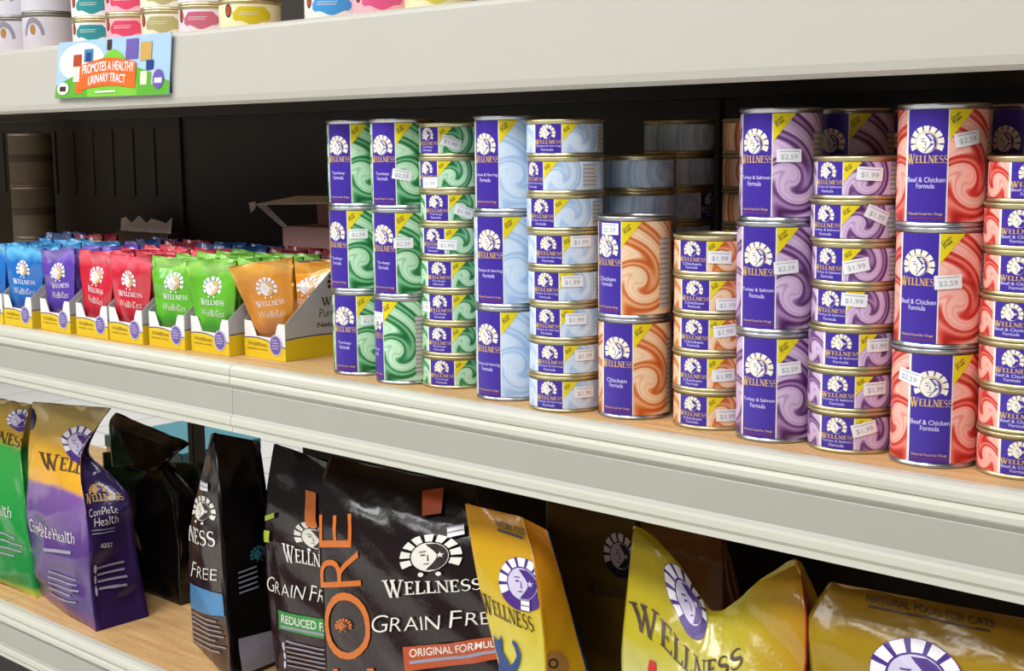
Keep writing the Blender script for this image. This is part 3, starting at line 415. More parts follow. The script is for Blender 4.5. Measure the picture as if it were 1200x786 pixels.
# back panels: closed behind the middle level, open to the next aisle at the lower left
for a,b in zip([X0]+PX,PX+[X1]):
    obj('back_panel',up(boxm('back_panel',a+.01,b-.01,.412,.418,.0,.36,'dark_steel')),unit)
    obj('back_panel',up(boxm('back_panel',a+.01,b-.01,.412,.418,.4546,1.0,'dark_steel')),unit)
    a2=max(a,-1.93)
    if b>-1.5: obj('back_panel',up(boxm('back_panel',a2+.01,b-.01,.412,.418,-.505,-.03,'dark_steel')),unit)
slat=up(boxm('back_slat',-.012,.012,.409,.412,.20,.335,'dark_steel',.001))
for i in range(9): obj('back_slat',slat,unit,loc=(-2.36-.075*i,0,0))
obj('rear_deck_board',up(boxm('rear_deck_board',X0,X1,.44,.80,-.523,-.5051,'deck_wood',.001)),unit)
# --------------------------------------------------------------------- cans
RT,HT,RS,HS=.041,.11,.0435,.0405
def can_body(R,H,m,name='can_body'):
    b=.0016 if H>.08 else .0013
    P=[(.0,.0022),(R-.006,.0022),(R-.005,.0008),(R-.0035,.0),(R-.0012,.0),(R-.0002,.0009),(R-.0004,.0024),(R-.0016,.0036),(R-.0016,H-.0048),(R-.0006,H-.0034),(R+.0003,H-.0026),(R+.0003,H-.0008),(R-.0008,H-.0002),(R-.0026,H-.0002),(R-.0036,H-.0016),(R-.0042,H-.0045),(R-.010,H-.0048),(R-.013,H-.0040),(.0,H-.0040)]
    return lathe(name,P,m,56)
BODY={'T':can_body(RT,HT,'tin_silver'),'S':can_body(RS,HS,'tin_gold')}
def wrapmesh(name,R,z0,z1,m,seg=72):
    V=[];UV=[];F=[]
    for i in range(seg+1):
        a=-math.pi+2*math.pi*i/seg
        for z in(z0,z1): V.append((R*math.sin(a),-R*math.cos(a),z)); UV.append((a*R*10,z*10))
    for i in range(seg): F.append((2*i,2*i+2,2*i+3,2*i+1))
    return mesh(name,V,F,[m],smooth=True,uv=UV)
def onto_can(R,s0,s1,h0,h1,off,tilt=0):
    c,s=math.cos(tilt),math.sin(tilt)
    def f(a,b,li):
        x=(a-.5)*(s1-s0);y=(b-.5)*(h1-h0)
        X=(s0+s1)/2+x*c-y*s; Y=(h0+h1)/2+x*s+y*c
        r=R+off+.00009*li
        return np.stack([r*np.sin(X/R),-r*np.cos(X/R),Y],1)
    return f
RECIPE={'green':'Turkey','blue':'Chicken & Herring','orange':'Chicken','purple':'Turkey & Salmon','red':'Beef & Chicken'}
def tri_grid(n=10):
    V=[];F=[];ix={}
    for j in range(n+1):
        for i in range(j+1): ix[i,j]=len(V); V.append((i/n,j/n))
    for j in range(n):
        for i in range(j+1):
            F.append((ix[i,j],ix[i+1,j+1],ix[i,j+1]))
            if i<j: F.append((ix[i,j],ix[i+1,j],ix[i+1,j+1]))
    return V,F
TR=[('print_yellow',)+tri_grid()]
def can_kit(fl,kind):
    """shared meshes of one recipe and size: list of (name, mesh, children)"""
    if kind=='T': R,z0,z1,arc=RT-.0008,.0048,HT-.0056,math.radians(53)
    else: R,z0,z1,arc=RS-.0008,.0042,HS-.0056,math.radians(44)
    hw=arc*R/2; H=z1-z0; K={}
    K['label']=wrapmesh('label',R,z0,z1,('swirl_tall_' if kind=='T' else 'swirl_short_')+fl)
    F=lambda a,b,c,d,o:onto_can(R,a,b,z0+H*c,z0+H*d,o)
    sub=[]
    sub.append(('label_border',decal_mesh('label_border',[('can_white',)+grid2(0,1,0,1,10,2)],F(-hw-.0025,hw+.0012,0.0,1.0,.00008))))
    sub.append(('title_panel',decal_mesh('title_panel',[('panel_purple',)+grid2(0,1,0,1,10,4)],F(-hw,hw,0.0,1.0,.00018))))
    sub.append(('grain_free_flag',decal_mesh('grain_free_flag',TR+[('print_umber',)+ (lambda v,f,a:(np.stack([.10+v[:,0]*.34-v[:,1]*.09,.60+v[:,0]*.26+v[:,1]*.10],1),f))(*text2d('Grain')),('print_umber',)+(lambda v,f,a:(np.stack([.18+v[:,0]*.30-v[:,1]*.09,.50+v[:,0]*.23+v[:,1]*.10],1),f))(*text2d('Free'))],F(hw+.0012,hw+(.023 if kind=='T' else .018),.73 if kind=='T' else .40,1.0,.0003))))
    E=emblem('can_white','can_white','panel_purple',gold='can_gold',gap=.11,feet=False)
    if kind=='T': sub.append(('emblem',decal_mesh('emblem',E,F(-hw*.86,hw*.86,.55,.86,.0003))))
    else: sub.append(('emblem',decal_mesh('emblem',E,F(-hw*.62,hw*.62,.36,1.0,.0003))))
    w=serif_word('WELLNESS',1.35)
    sub.append(('brand_lettering',decal_mesh('brand_lettering',[('can_gold',)+w],F(-hw*1.03,hw*1.03,*((.515,.605) if kind=='T' else (.30,.47)),.0006))))
    words=RECIPE[fl]
    ww=min(.95,.09*len(words)+.05)*hw
    if kind=='T': r1,r2,r3=(.355,.40),(.30,.345),(.055,.085)
    else: r1,r2,r3=(.19,.28),(.07,.16),None
    sub.append(('recipe_lettering',decal_mesh('recipe_lettering',txt(words,'can_lavtext'),F(-ww,ww,*r1,.0004))))
    sub.append(('recipe_lettering',decal_mesh('recipe_lettering',txt('Formula','can_lavtext'),F(-hw*.45,hw*.45,*r2,.0004))))
    if r3:
        sub.append(('small_print',decal_mesh('small_print',txt('Natural Food for Dogs','can_gold'),F(-hw*.85,hw*.85,*r3,.0004))))
        sub.append(('small_print',decal_mesh('small_print',[('print_wine',)+grid2(0,1,0,1,8,1)],F(-hw*.9,hw*.9,.028,.040,.0003))))
    s0=hw+ (.044 if kind=='T' else .046); n=14 if kind=='T' else 6
    sub.append(('facts_strip',decal_mesh('facts_strip',[('print_stripe',)+grid2(0,1,0,1,5,2)]+lines(n,'print_grey',5),F(s0,s0+.02,.06,.82 if kind=='T' else .9,.00015))))
    K['sub']=sub; return K
KITS={}
def sticker_mesh(R,price,tilt,w=.024,h=.0125):
    V,F=grid2(0,1,0,1,8,3); tv,tf,_=text2d(price)
    L=[('sticker_paper',V,F),('sticker_ink',np.stack([.16+tv[:,0]*.68,.16+tv[:,1]*.44],1),tf),('sticker_ink',)+tuple(grid2(.1,.9,.8,.86,6,1))]
    return decal_mesh('price_sticker',L,onto_can(R,-w/2,w/2,-h/2,h/2,.0009,math.radians(tilt)))
def make_can(fl,kind,x,y,z,ang,label,group,st=None,price='$2.59',name=None):
    if (fl,kind) not in KITS: KITS[fl,kind]=can_kit(fl,kind)
    K=KITS[fl,kind]
    r=thing(name or('tall_food_can' if kind=='T' else 'short_food_can'),label,'can',(x,y,z),(0,0,math.radians(ang)),group)
    obj('can_body',BODY[kind],r); lb=obj('label',K['label'],r)
    for n,me in K['sub']: obj(n,me,lb)
    if st:
        obj('price_sticker',sticker_mesh(RT-.0008 if kind=='T' else RS-.0008,price,st[2]),r,(0,0,st[1]),(0,0,math.radians(st[0])))
    return r
ORD=['bottom','second from bottom','third from bottom','fourth from bottom','fifth from bottom','sixth from bottom','seventh from bottom','eighth from bottom']
WHO={'green_tall':'leftmost tall green stack','green_tall2':'second tall green stack','green_short':'short green stack','blue_tall':'tall light-blue stack','blue_short':'short light-blue stack','orange_tall':'tall orange pair','orange_short':'short orange stack','purple_tall':'tall purple stack','purple_short':'short purple stack','red_tall':'tall red stack','red_short':'short red stack at the right edge'}
for n,kind,x,y,cans in CANS:
    fl=n.split('_')[0]; h=HT if kind=='T' else HS
    top=len(cans)-1
    for i,(a,st) in enumerate(cans):
        w='top' if i==top else ORD[i]
        jx,jy=random.uniform(-.0012,.0012),random.uniform(-.0012,.0012)
        make_can(fl,kind,x+(jx if i else 0),y+(jy if i else 0),i*h+.0003,a,f'{fl} food can, {w} of the {WHO[n]}',WHO[n]+' on the middle shelf',st,'$2.59' if kind=='T' else '$1.99')
# second-row stacks that show between the front ones
BACK=[('blue','S',-.962,.147,7,[130,95,120,140,100,170,130],'shaded stack behind the tall orange pair'),
('blue','S',-.975,.247,8,[150,110,170,140,120,95,160,140],'dim stack of eight far behind the orange cans'),
('orange','S',-.857,.241,8,[60,80,70,95,60,85,75,100],'dim stack just left of the tall purple cans'),
('purple','T',-.690,.152,3,[-4,-8,-6],'shaded stack behind the short purple cans'),
('purple','T',-.697,.262,3,[5,-3,10],'rearmost dark purple stack'),
('red','T',-.506,.156,3,[2,8,-16],'shaded stack behind the red cans')]
for fl,kind,x,y,nn,angs,who in BACK:
    h=HT if kind=='T' else HS
    for i in range(nn):
        w='top' if i==nn-1 else ORD[i]
        make_can(fl,kind,x,y,i*h+.0003,angs[i],f'{fl} can, {w} of the {who}',who)
# two dim canisters at the back left
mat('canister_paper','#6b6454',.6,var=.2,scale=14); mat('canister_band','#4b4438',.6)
cb=lathe('canister_body',[(0,.002),(.040,.002),(.043,0),(.0445,.001),(.0445,.003),(.0435,.004),(.0435,.106),(.0445,.107),(.0445,.1095),(.042,.1098),(.041,.106),(0,.106)],'tin_dull',40)
for i in range(3):
    c=thing('canister',['bottom','middle','top'][i]+' beige paper-wrapped canister in dim stack at back left','canister',(-2.693,.335,i*.11+.0003),(0,0,.3*i),'beige canisters at the back left')
    obj('canister_body',cb,c); w=obj('wrapper',wrapmesh('wrapper',.0438,.006,.104,'canister_paper',40),c)
    obj('wrapper_band',wrapmesh('wrapper_band',.0440,.05,.066,'canister_band',40),w)
# ------------------------------------------------------- bag and pouch meshes
def bag_mesh(b,mats,nf=44,nt=56,ns=12):
    V=[];UV=[];F=[];fm=[]
    def add(which,nu,mi):
        o=len(V); u=np.linspace(0,1,nu+1); t=np.linspace(0,1,nt+1); U,T=np.meshgrid(u,t); P=b.face(which,U,T)
        V.extend(P.reshape(-1,3).tolist())
        for j in range(nt+1):
            for i in range(nu+1): UV.append((u[i]+mi*0.0,P[j,i,2]))
        for j in range(nt):
            for i in range(nu): F.append((o+j*(nu+1)+i,o+j*(nu+1)+i+1,o+(j+1)*(nu+1)+i+1,o+(j+1)*(nu+1)+i)); fm.append(mi)
    add('front',nf,0); add('right',ns,1); add('back',nf,2 if len(mats)>2 else 0); add('left',ns,1)
    o=len(V)
    for c in(b.FL[0],b.BL[0],b.BR[0],b.FR[0]): V.append(c.tolist()); UV.append((.5,c[2]))
    F.append((o,o+1,o+2,o+3)); fm.append(1)
    me=mesh('bag_body',V,F,mats,fm,smooth=True,uv=UV)
    bm=bmesh.new(); bm.from_mesh(me); bmesh.ops.remove_doubles(bm,verts=bm.verts,dist=1e-5); bm.to_mesh(me); bm.free()
    return me
def refine(V,F,n):
    """split print into small triangles so that it follows the crumpled film"""
    V=np.asarray(V,float); T=[]
    for f in F:
        if len(f)>4:
            T+=[tuple(f[i] for i in t) for t in tessellate_polygon([[Vector((V[i][0],V[i][1],0)) for i in f]])]
        else: T+=[(f[0],f[k],f[k+1]) for k in range(1,len(f)-1)]
    P=V[np.array(T)]
    for _ in range(n):
        a,b,c=P[:,0],P[:,1],P[:,2]; ab,bc,ca=(a+b)/2,(b+c)/2,(c+a)/2
        P=np.concatenate([np.stack(q,1) for q in((a,ab,ca),(ab,b,bc),(ca,bc,c),(ab,bc,ca))])
    return P.reshape(-1,2),np.arange(len(P)*3).reshape(-1,3).tolist()
def decal_on_bag(b,which,kind,cs,seed=1,off=.0012):
    C=np.array(cs,float)
    def ut(a,bb):
        a=a[:,None];bb=bb[:,None]; return (1-bb)*((1-a)*C[0]+a*C[1])+bb*((1-a)*C[3]+a*C[2])
    def f(a,bb,li):
        q=ut(a,bb); u=np.clip(q[:,0],-.02,1.02);t=np.clip(q[:,1],0,1); P=b.face(which,u,t); n=b.normal(which,np.clip(u,.004,.996),np.clip(t,.004,.996))
        return P+n*(off+.00025*li)
    def keep(a,bb):
        q=ut(a,bb); return (q[:,0]>-.005)&(q[:,0]<1.005)&(q[:,1]>0)&(q[:,1]<.999)
    L=[(m,)+refine(v,f,2 if len(f)<700 else 1) for m,v,f in decal_layers(kind,seed)]
    return decal_mesh(partname(kind),L,f,keep)
def plastic(name,stops,z0,z1,rough=.25,side=None,wob=.02,edge=None,bst=.35,fade=None):
    """bag film: colour bands by height with a wavy border"""
    k=NB(name); u,v=k.uv(); nz=k.noise(6,2); f=k.math('DIVIDE',k.math('SUBTRACT',v,z0),z1-z0); f=k.math('ADD',f,k.math('MULTIPLY',k.math('SUBTRACT',nz,.5),wob))
    c=k.ramp(f,stops)
    if fade:
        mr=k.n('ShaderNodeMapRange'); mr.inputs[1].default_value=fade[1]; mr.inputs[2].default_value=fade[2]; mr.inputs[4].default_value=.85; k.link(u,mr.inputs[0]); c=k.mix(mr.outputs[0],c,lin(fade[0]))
    if edge:
        col,u0=edge; c=k.mix(k.math('GREATER_THAN',u,u0),c,lin(col))
    fine=k.noise(22,3,rough=.6)
    k.fin(c,rough*.75,coat=.15,bump=fine,bstr=bst,bdist=.006,coatr=.06,spec=.38)
Z0,Z1=-.5051,-.13
plastic('film_green',[(0,'#c9c94a'),(.05,'#1f7a35'),(.35,'#1f8a3d'),(.66,'#3c9a45'),(.70,'#d0a52c'),(.85,'#b59a4a'),(1,'#a08a55')],Z0,Z1,wob=.08)
plastic('film_purple',[(0,'#84527f'),(.08,'#4a326e'),(.35,'#583a7e'),(.56,'#7a559c'),(.585,'#e0a52a'),(.72,'#d6a02c'),(.85,'#bda057'),(1,'#a5905e')],Z0,Z1,wob=.08)
plastic('film_purple_side',[(0,'#33204f'),(.5,'#2f2150'),(1,'#241c40')],Z0,Z1)
plastic('film_brown',[(0,'#2c1518'),(.5,'#231314'),(1,'#110b0b')],Z0,Z1,rough=.3)
plastic('film_black',[(0,'#120e0f'),(1,'#0c0a0a')],Z0,Z1,rough=.3)
plastic('film_blackolive',[(0,'#0f0c0d'),(.78,'#120f0d'),(.93,'#4a4420'),(1,'#1c1810')],Z0,-.24,rough=.3)
plastic('film_gold',[(0,'#d2cf8a'),(.5,'#cfc552'),(.74,'#c4a322'),(1,'#c4821e')],Z0,Z1)
plastic('film_gold_side',[(0,'#cfbb2a'),(.6,'#cd9a1d'),(1,'#c9761a')],Z0,Z1,edge=('#24417f',.93))
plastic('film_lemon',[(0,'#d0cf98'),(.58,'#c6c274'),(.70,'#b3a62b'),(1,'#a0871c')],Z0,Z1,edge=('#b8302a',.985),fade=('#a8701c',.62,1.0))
plastic('film_amber',[(0,'#b58a22'),(1,'#a8741f')],Z0,Z1)
plastic('film_mustard',[(0,'#9c851b'),(.85,'#967a18'),(1,'#8a5f1e')],Z0,Z1)
plastic('film_shaded_yellow',[(0,'#6f5f1e'),(1,'#5d4720')],Z0,Z1)  # yellow film darkened, deep shade behind the front bags put into the colour
plastic('film_shaded_rust',[(0,'#7d561f'),(1,'#6d4420')],Z0,Z1)  # rust film dimmed for shade in the same way
SPEC={'green':(('film_green','film_green'),'green and yellow pet food bag standing at the left edge','bag'),
'purple':(('film_purple','film_purple_side'),'purple and yellow pet food bag with dark purple side panel','bag'),
'blue':(('film_brown','film_black'),'narrow dark bag with sky-blue patch beside the white gap','bag'),
'reduced':(('film_brown','film_brown'),'dark brown bag with green reduced fat patch','bag'),
'core':(('film_brown','film_black'),'wide dark brown bag with orange upright lettering and orange patch','bag'),
'slim':(('film_gold','film_gold_side'),'slim golden bag with blue cat picture and torn notch','bag'),
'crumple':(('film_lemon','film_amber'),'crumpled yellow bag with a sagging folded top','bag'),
'cats':(('film_mustard','film_mustard'),'mustard yellow cat food bag at the right edge','bag'),
'dark_front':(('film_blackolive','film_black'),'black bag with open curled top behind the purple bag','bag'),
'dark_rear':(('film_black','film_black'),'low black bag at the rear before the teal carton','bag'),
'dim_a':(('film_shaded_yellow','film_shaded_yellow'),'shaded yellow bag behind the slim golden bag','bag'),
'dim_b':(('film_shaded_rust','film_shaded_rust'),'shaded rust-coloured bag behind the crumpled yellow bag','bag')}
for nm,d in BAGS.items():
    b=Bag(d['FL'],d['FR'],d['BR'],d['BL'],**d['kw']); ms,label,cat=SPEC[nm]
    base=(np.array(d['FL'][0])+np.array(d['BR'][0]))/2
    if nm=='slim': pass
    r=thing('pet_food_bag',label,cat,tuple(base),group='pet food bags on the lowest shelf')
    def shift(me):
        for v in me.vertices: v.co-=Vector(base)
        return me
    body=obj('bag_body',shift(bag_mesh(b,ms)),r)
    for i,(which,kind,cs) in enumerate(d['decals']):
        obj(partname(kind),shift(decal_on_bag(b,which,kind,cs,i,off=.0010+.0003*i)),body)
# curled flap of the open black bag
k=0
fl=Bag([(-2.20,.19,-.285),(-2.22,.20,-.235),(-2.225,.205,-.205),(-2.22,.215,-.19)],[(-2.06,.19,-.27),(-2.04,.20,-.252),(-2.03,.205,-.242),(-1.985,.215,-.215)],[(-2.06,.20,-.27),(-2.04,.21,-.252),(-2.03,.212,-.242),(-1.985,.217,-.215)],[(-2.20,.20,-.285),(-2.22,.21,-.235),(-2.225,.212,-.205),(-2.22,.219,-.19)],bulge=.006,side=0,wr=.004,seed=21)
for o in list(COL.objects):
    if o.get('label','').startswith('black bag with open'):
        me=bag_mesh(fl,('film_black','film_black'),30,20,3)
        for v in me.vertices: v.co-=o.location
        obj('open_flap',me,o)
mat('carton_teal','#3f93a3',.45,scale=12); mat('carton_white','#e6e2ea',.5)
ct=thing('carton','teal-topped white carton lying on the rear shelf','carton',(-2.55,.55,-.5051))
obj('carton_body',boxm('carton_body',-.10,.19,-.10,.10,0.0002,.168,'carton_white',.002),ct); obj('carton_lid',boxm('carton_lid',-.102,.192,-.102,.102,.150,.176,'carton_teal',.002),ct)
# ------------------------------------------------------------- treat trays
mat('card_white','#e9e7e6',.55,var=.03); mat('card_white_shaded','#b3b1b4',.6,var=.04); mat('card_yellow','#e3c21a',.5,var=.04); mat('card_brown','#5a4334',.7); mat('badge_violet','#6d5aa8',.45); mat('print_amber','#a77f1f',.5)  # grey of the side panels is white card with side shading in its colour
TW,TD,TH,FRH=.0925,.19,.128,.052
fpts=[(-.5,0),(.5,0),(.5,FRH),(.34,FRH),(.30,.047),(.24,.031),(-.20,.031),(-.28,.046),(-.32,FRH),(-.5,FRH)]
fpts=[(a*TW,b) for a,b in fpts]
spts=[(0,0),(TD,0),(TD,TH),(.094,TH),(0,FRH)]
tm={'front_panel':plate('front_panel',fpts,.0008,'card_white'),'side_panel':plate('side_panel',spts,.0008,'card_white_shaded','yz'),'back_panel':boxm('back_panel',-TW/2,TW/2,TD-.0008,TD,0,TH,'card_brown'),'base_panel':boxm('base_panel',-TW/2,TW/2,0,TD,.0,.0008,'card_white')}
def flatmap(x0,x1,z0,z1,y): return lambda a,b,li: np.stack([x0+(x1-x0)*a,np.full_like(a,y-.00015*li),z0+(z1-z0)*b],1)
def sidemap(y0,y1,z0,z1,x): return lambda a,b,li: np.stack([np.full_like(a,x+.00015*li),y0+(y1-y0)*a,z0+(z1-z0)*b],1)
wv=[];wf=[]
for i in range(13):
    a=i/12; wv+=[(a,0),(a,.80+.14*math.sin(a*3.6+.4)-.12*a)]
wf=[(2*i,2*i+2,2*i+3,2*i+1) for i in range(12)]
edge=[(a,b) for i,(a,b) in enumerate(wv) if i%2]
ev=[];ef=[]
for a,b in edge: ev+=[(a,b),(a,b+.045)]
ef=[(2*i,2*i+2,2*i+3,2*i+1) for i in range(12)]
tm['yellow_band']=decal_mesh('yellow_band',[('card_yellow',wv,wf),('print_violet',ev,ef)],flatmap(-TW/2,TW/2,0,.031,-.0003))
tm['side_band']=decal_mesh('yellow_band',[('card_yellow',wv,wf),('print_violet',ev,ef)],sidemap(0,TD,0,.034,TW/2+.0003))
bv,bf=ringseg(.001,.5,0,360,2,24); b2,f2=ringseg(.44,.5,0,360,1,24)
tm['badge']=decal_mesh('badge',[('badge_violet',bv,bf),('print_lilac',b2,f2)]+[(m,np.stack([.2+np.asarray(v)[:,0]*.6,.25+np.asarray(v)[:,1]*.5],1),f) for m,v,f in lines(4,'print_lilac',9)],flatmap(TW*.12,TW*.42,.006,.036,-.0007))
tm['lettering']=decal_mesh('lettering',txt('WellBites','print_amber'),flatmap(-TW*.42,TW*.06,.017,.0225,-.0007))
tm['lettering2']=decal_mesh('lettering',txt('healthy treats','print_amber'),flatmap(-TW*.42,TW*.06,.0105,.0145,-.0007))
tm['side_emblem']=decal_mesh('emblem',emblem('print_umber','card_white_shaded','print_umber'),sidemap(.078,.118,.085,.122,TW/2+.0003))
tm['side_well']=decal_mesh('brand_lettering',[('print_umber',)+serif_word('WELLNESS')],sidemap(.066,.15,.072,.084,TW/2+.0003))
tm['side_l1']=decal_mesh('script_lettering',hand('Pure Rewards','print_umber'),sidemap(.062,.15,.056,.068,TW/2+.0003))
tm['side_l2']=decal_mesh('lettering',txt('Natural Treats','print_umber'),sidemap(.058,.15,.042,.049,TW/2+.0003))
def make_tray(x,y,rz,label,group,shade=False):
    t=thing('display_tray',label,'tray',(x,y,.0003),(0,0,rz),group)
    fp=obj('front_panel',tm['front_panel'],t)
    for n,kx in(('yellow_band','yellow_band'),('badge','badge'),('lettering','lettering'),('lettering','lettering2')): obj(n,tm[kx],fp)
    obj('side_panel',tm['side_panel'],t,(-TW/2,0,0)); sp=obj('side_panel',tm['side_panel'],t,(TW/2-.0008,0,0))
    for n,kx in(('yellow_band','side_band'),('emblem','side_emblem'),('brand_lettering','side_well'),('script_lettering','side_l1'),('lettering','side_l2')): obj(n,tm[kx],sp,(-TW/2+.0008,0,0))
    obj('back_panel',tm['back_panel'],t); obj('base_panel',tm['base_panel'],t)
    return t
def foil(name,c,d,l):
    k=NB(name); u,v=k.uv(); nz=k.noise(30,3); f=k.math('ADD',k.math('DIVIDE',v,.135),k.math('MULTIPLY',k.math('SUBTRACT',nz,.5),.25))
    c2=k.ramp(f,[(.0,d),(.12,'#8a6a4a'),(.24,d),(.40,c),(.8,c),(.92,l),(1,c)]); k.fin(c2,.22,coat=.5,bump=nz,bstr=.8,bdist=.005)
POU={'blue':('#1f6fc4','#174e96','#6cc3ea'),'purple':('#5b3fa6','#3d2a7a','#8d76cf'),'red':('#cf2338','#9e1628','#ee6a7a'),'green':('#63b52e','#3a8526','#a5e06a'),'orange':('#d98a1e','#b0641a','#eab04e'),'navy':('#1f3f86','#152a5c','#4b74b8'),'shadedred':('#8c1f30','#5e1420','#b94a5c')}  # last two are the blue and red foils with rear-row shade put into the colour
POUK={}
def pouch_kit(color,var):
    if (color,var) in POUK: return POUK[color,var]
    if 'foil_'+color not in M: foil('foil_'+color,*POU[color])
    w=.037;n=7;v=np.linspace(0,1,n);h=.132
    d=.021*(1-v**1.5)+.003
    wd=(.034+.0125*np.clip((v-.25)*1.8,0,1)) if var<3 else (.022+.026*v); lean=.0*v
    FLc=np.stack([-wd,-d/2+lean,h*v],1);FRc=np.stack([wd,-d/2+lean,h*v],1);BRc=np.stack([wd,d/2+lean,h*v],1);BLc=np.stack([-wd,d/2+lean,h*v],1)
    r=np.random.RandomState(var+5); top=np.stack([np.linspace(-wd[-1],wd[-1],6),-.0015+r.uniform(-.006,.006,6),h+r.uniform(-.004,.003,6)],1); top[0]=FLc[-1];top[-1]=FRc[-1]
    b=Bag(FLc,FRc,BRc,BLc,bulge=.008,side=-.002,wr=.0045,seed=30+var,top=top)
    body=bag_mesh(b,('foil_'+color,'foil_'+color),18,22,4)
    subs=[('emblem',decal_on_bag(b,'front','emblem_pouch',[(.30,.58),(.70,.58),(.70,.84),(.30,.84)],off=.0008)),
          ('brand_lettering',decal_on_bag(b,'front','well_pouch',[(.2,.52),(.8,.52),(.8,.59),(.2,.59)],off=.0008)),
          ('script_lettering',decal_on_bag(b,'front','script:WellBites',[(.2,.4),(.8,.4),(.8,.48),(.2,.48)],off=.0008)),
          ('top_crimp',decal_on_bag(b,'front','crimp',[(.02,.93),(.98,.93),(.98,.99),(.02,.99)],off=.0006))]
    POUK[color,var]=(body,subs); return POUK[color,var]
_dl=decal_layers
def decal_layers(kind,seed=1):
    if kind=='emblem_pouch': return emblem('print_white','print_white','can_gold')
    if kind=='well_pouch': return [('print_white',)+serif_word('WELLNESS')]
    if kind=='crimp': return lines(3,'print_stripe',2)
    return _dl(kind,seed)
def make_pouch(color,var,x,y,z,rot,label,group):
    body,subs=pouch_kit(color,var)
    r=thing('treat_pouch',label,'pouch',(x,y,z),rot,group); bo=obj('pouch_body',body,r)
    for n,me in subs: 
        if n!='top_crimp': obj(n,me,bo)
    return r
TR_=[('blue',-2.252,.0,'far left blue'),('blue',-2.158,.002,'second blue'),('purple',-2.047,.008,'purple'),('red',-1.939,.010,'left red'),('red',-1.845,.012,'right red'),('green',-1.744,.018,'left green'),('green',-1.645,.025,'right green'),('orange',-1.541,.044,'orange')]
PO=['front','second','third','fourth','rear']
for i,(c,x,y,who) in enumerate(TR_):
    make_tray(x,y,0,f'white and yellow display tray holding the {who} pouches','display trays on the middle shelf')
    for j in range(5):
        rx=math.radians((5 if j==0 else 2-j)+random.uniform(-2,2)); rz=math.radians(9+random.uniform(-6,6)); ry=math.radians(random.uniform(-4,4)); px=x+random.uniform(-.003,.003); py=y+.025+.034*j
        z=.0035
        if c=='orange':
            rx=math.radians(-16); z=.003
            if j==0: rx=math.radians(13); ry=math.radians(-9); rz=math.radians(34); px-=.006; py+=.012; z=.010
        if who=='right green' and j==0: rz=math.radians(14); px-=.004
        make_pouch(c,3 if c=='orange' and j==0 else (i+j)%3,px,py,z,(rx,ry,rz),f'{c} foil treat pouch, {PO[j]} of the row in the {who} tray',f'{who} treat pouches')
# rear row of dark trays with pouches in shade-darkened foils
RR=[('navy',-2.46),('shadedred',-2.35),('navy',-2.15),('shadedred',-2.05),('navy',-1.95),('navy',-1.85),('shadedred',-1.75),('shadedred',-1.65)]
RN=['first','second','third','fourth','fifth','sixth','seventh','eighth']
for i,(c,x) in enumerate(RR):
    t=thing('storage_tray',f'{RN[i]} dark cardboard tray from left in the shaded rear row','tray',(x,.222,.0003),(0,0,0),'dark trays in the shaded rear row')
    for n,a in(('base_panel',(-TW/2,TW/2,0,.075,0,.001)),('front_panel',(-TW/2,TW/2,0,.001,0,.06)),('back_panel',(-TW/2,TW/2,.074,.075,0,.11)),('side_panel',(-TW/2,-TW/2+.001,0,.075,0,.085)),('side_panel',(TW/2-.001,TW/2,0,.075,0,.085))):
        obj(n,boxm(n,*a,'card_brown'),t)
    for j in range(2): make_pouch(c,(i+j)%3,x,.243+.034*j,.003,(math.radians(-7),0,math.radians(random.uniform(-5,5))),f'{c} pouch, {PO[j]} of two in the {RN[i]} shaded rear tray','shaded rear pouches')
# white open carton behind the orange pouches
mat('carton_pink','#c79a96',.6)
oc=thing('open_carton','open white carton with raised flap behind the orange pouches','carton',(-1.74,.352,.0003))
obj('carton_body',boxm('carton_body',-.085,.085,-.045,.045,.0,.165,'carton_pink',.001),oc)
def quadplate(name,pts,th,m):
    P=[Vector(q) for q in pts]; n=(P[1]-P[0]).cross(P[2]-P[0]).normalized()*th; V=P+[q+n for q in P]; k=len(P)
    return mesh(name,V,[tuple(range(k))[::-1],tuple(range(k,2*k))]+[(i,(i+1)%k,k+(i+1)%k,k+i) for i in range(k)],[m])
obj('carton_flap',quadplate('carton_flap',[(-.12,-.075,.200),(.085,-.07,.207),(.085,.0,.215),(-.10,.0,.212)],.0015,'card_white'),oc)
obj('carton_flap',quadplate('carton_flap',[(-.155,-.06,.203),(-.118,-.075,.206),(-.118,-.075,.196),(-.150,-.06,.186)],.0015,'card_white'),oc)
obj('carton_wall',quadplate('carton_wall',[(-.085,-.046,.165),(-.07,-.046,.165),(-.095,-.072,.203),(-.115,-.074,.202)],.0015,'card_white'),oc)
obj('carton_wall',quadplate('carton_wall',[(-.085,.044,.0),(.085,.044,.0),(.085,.044,.212),(-.10,.044,.212)],.0015,'carton_pink'),oc)
pp=thing('torn_paper','torn white paper scrap in the dark behind the purple pouches','paper',(-2.33,.37,.1335))
V,F=[],[]
for i in range(9):
    x=-.09+.18*i/8; V+=[(x,.004*math.sin(i*2.1),.0),(x,.003*math.cos(i*1.7),.024+.008*math.sin(i*2.6))]
F=[(2*i,2*i+2,2*i+3,2*i+1) for i in range(8)]
obj('paper_sheet',mesh('paper_sheet',V,F,['card_white']),pp)
obj('paper_support',boxm('paper_support',-.09,.09,-.01,.02,-.1333,.0,'card_brown'),pp)
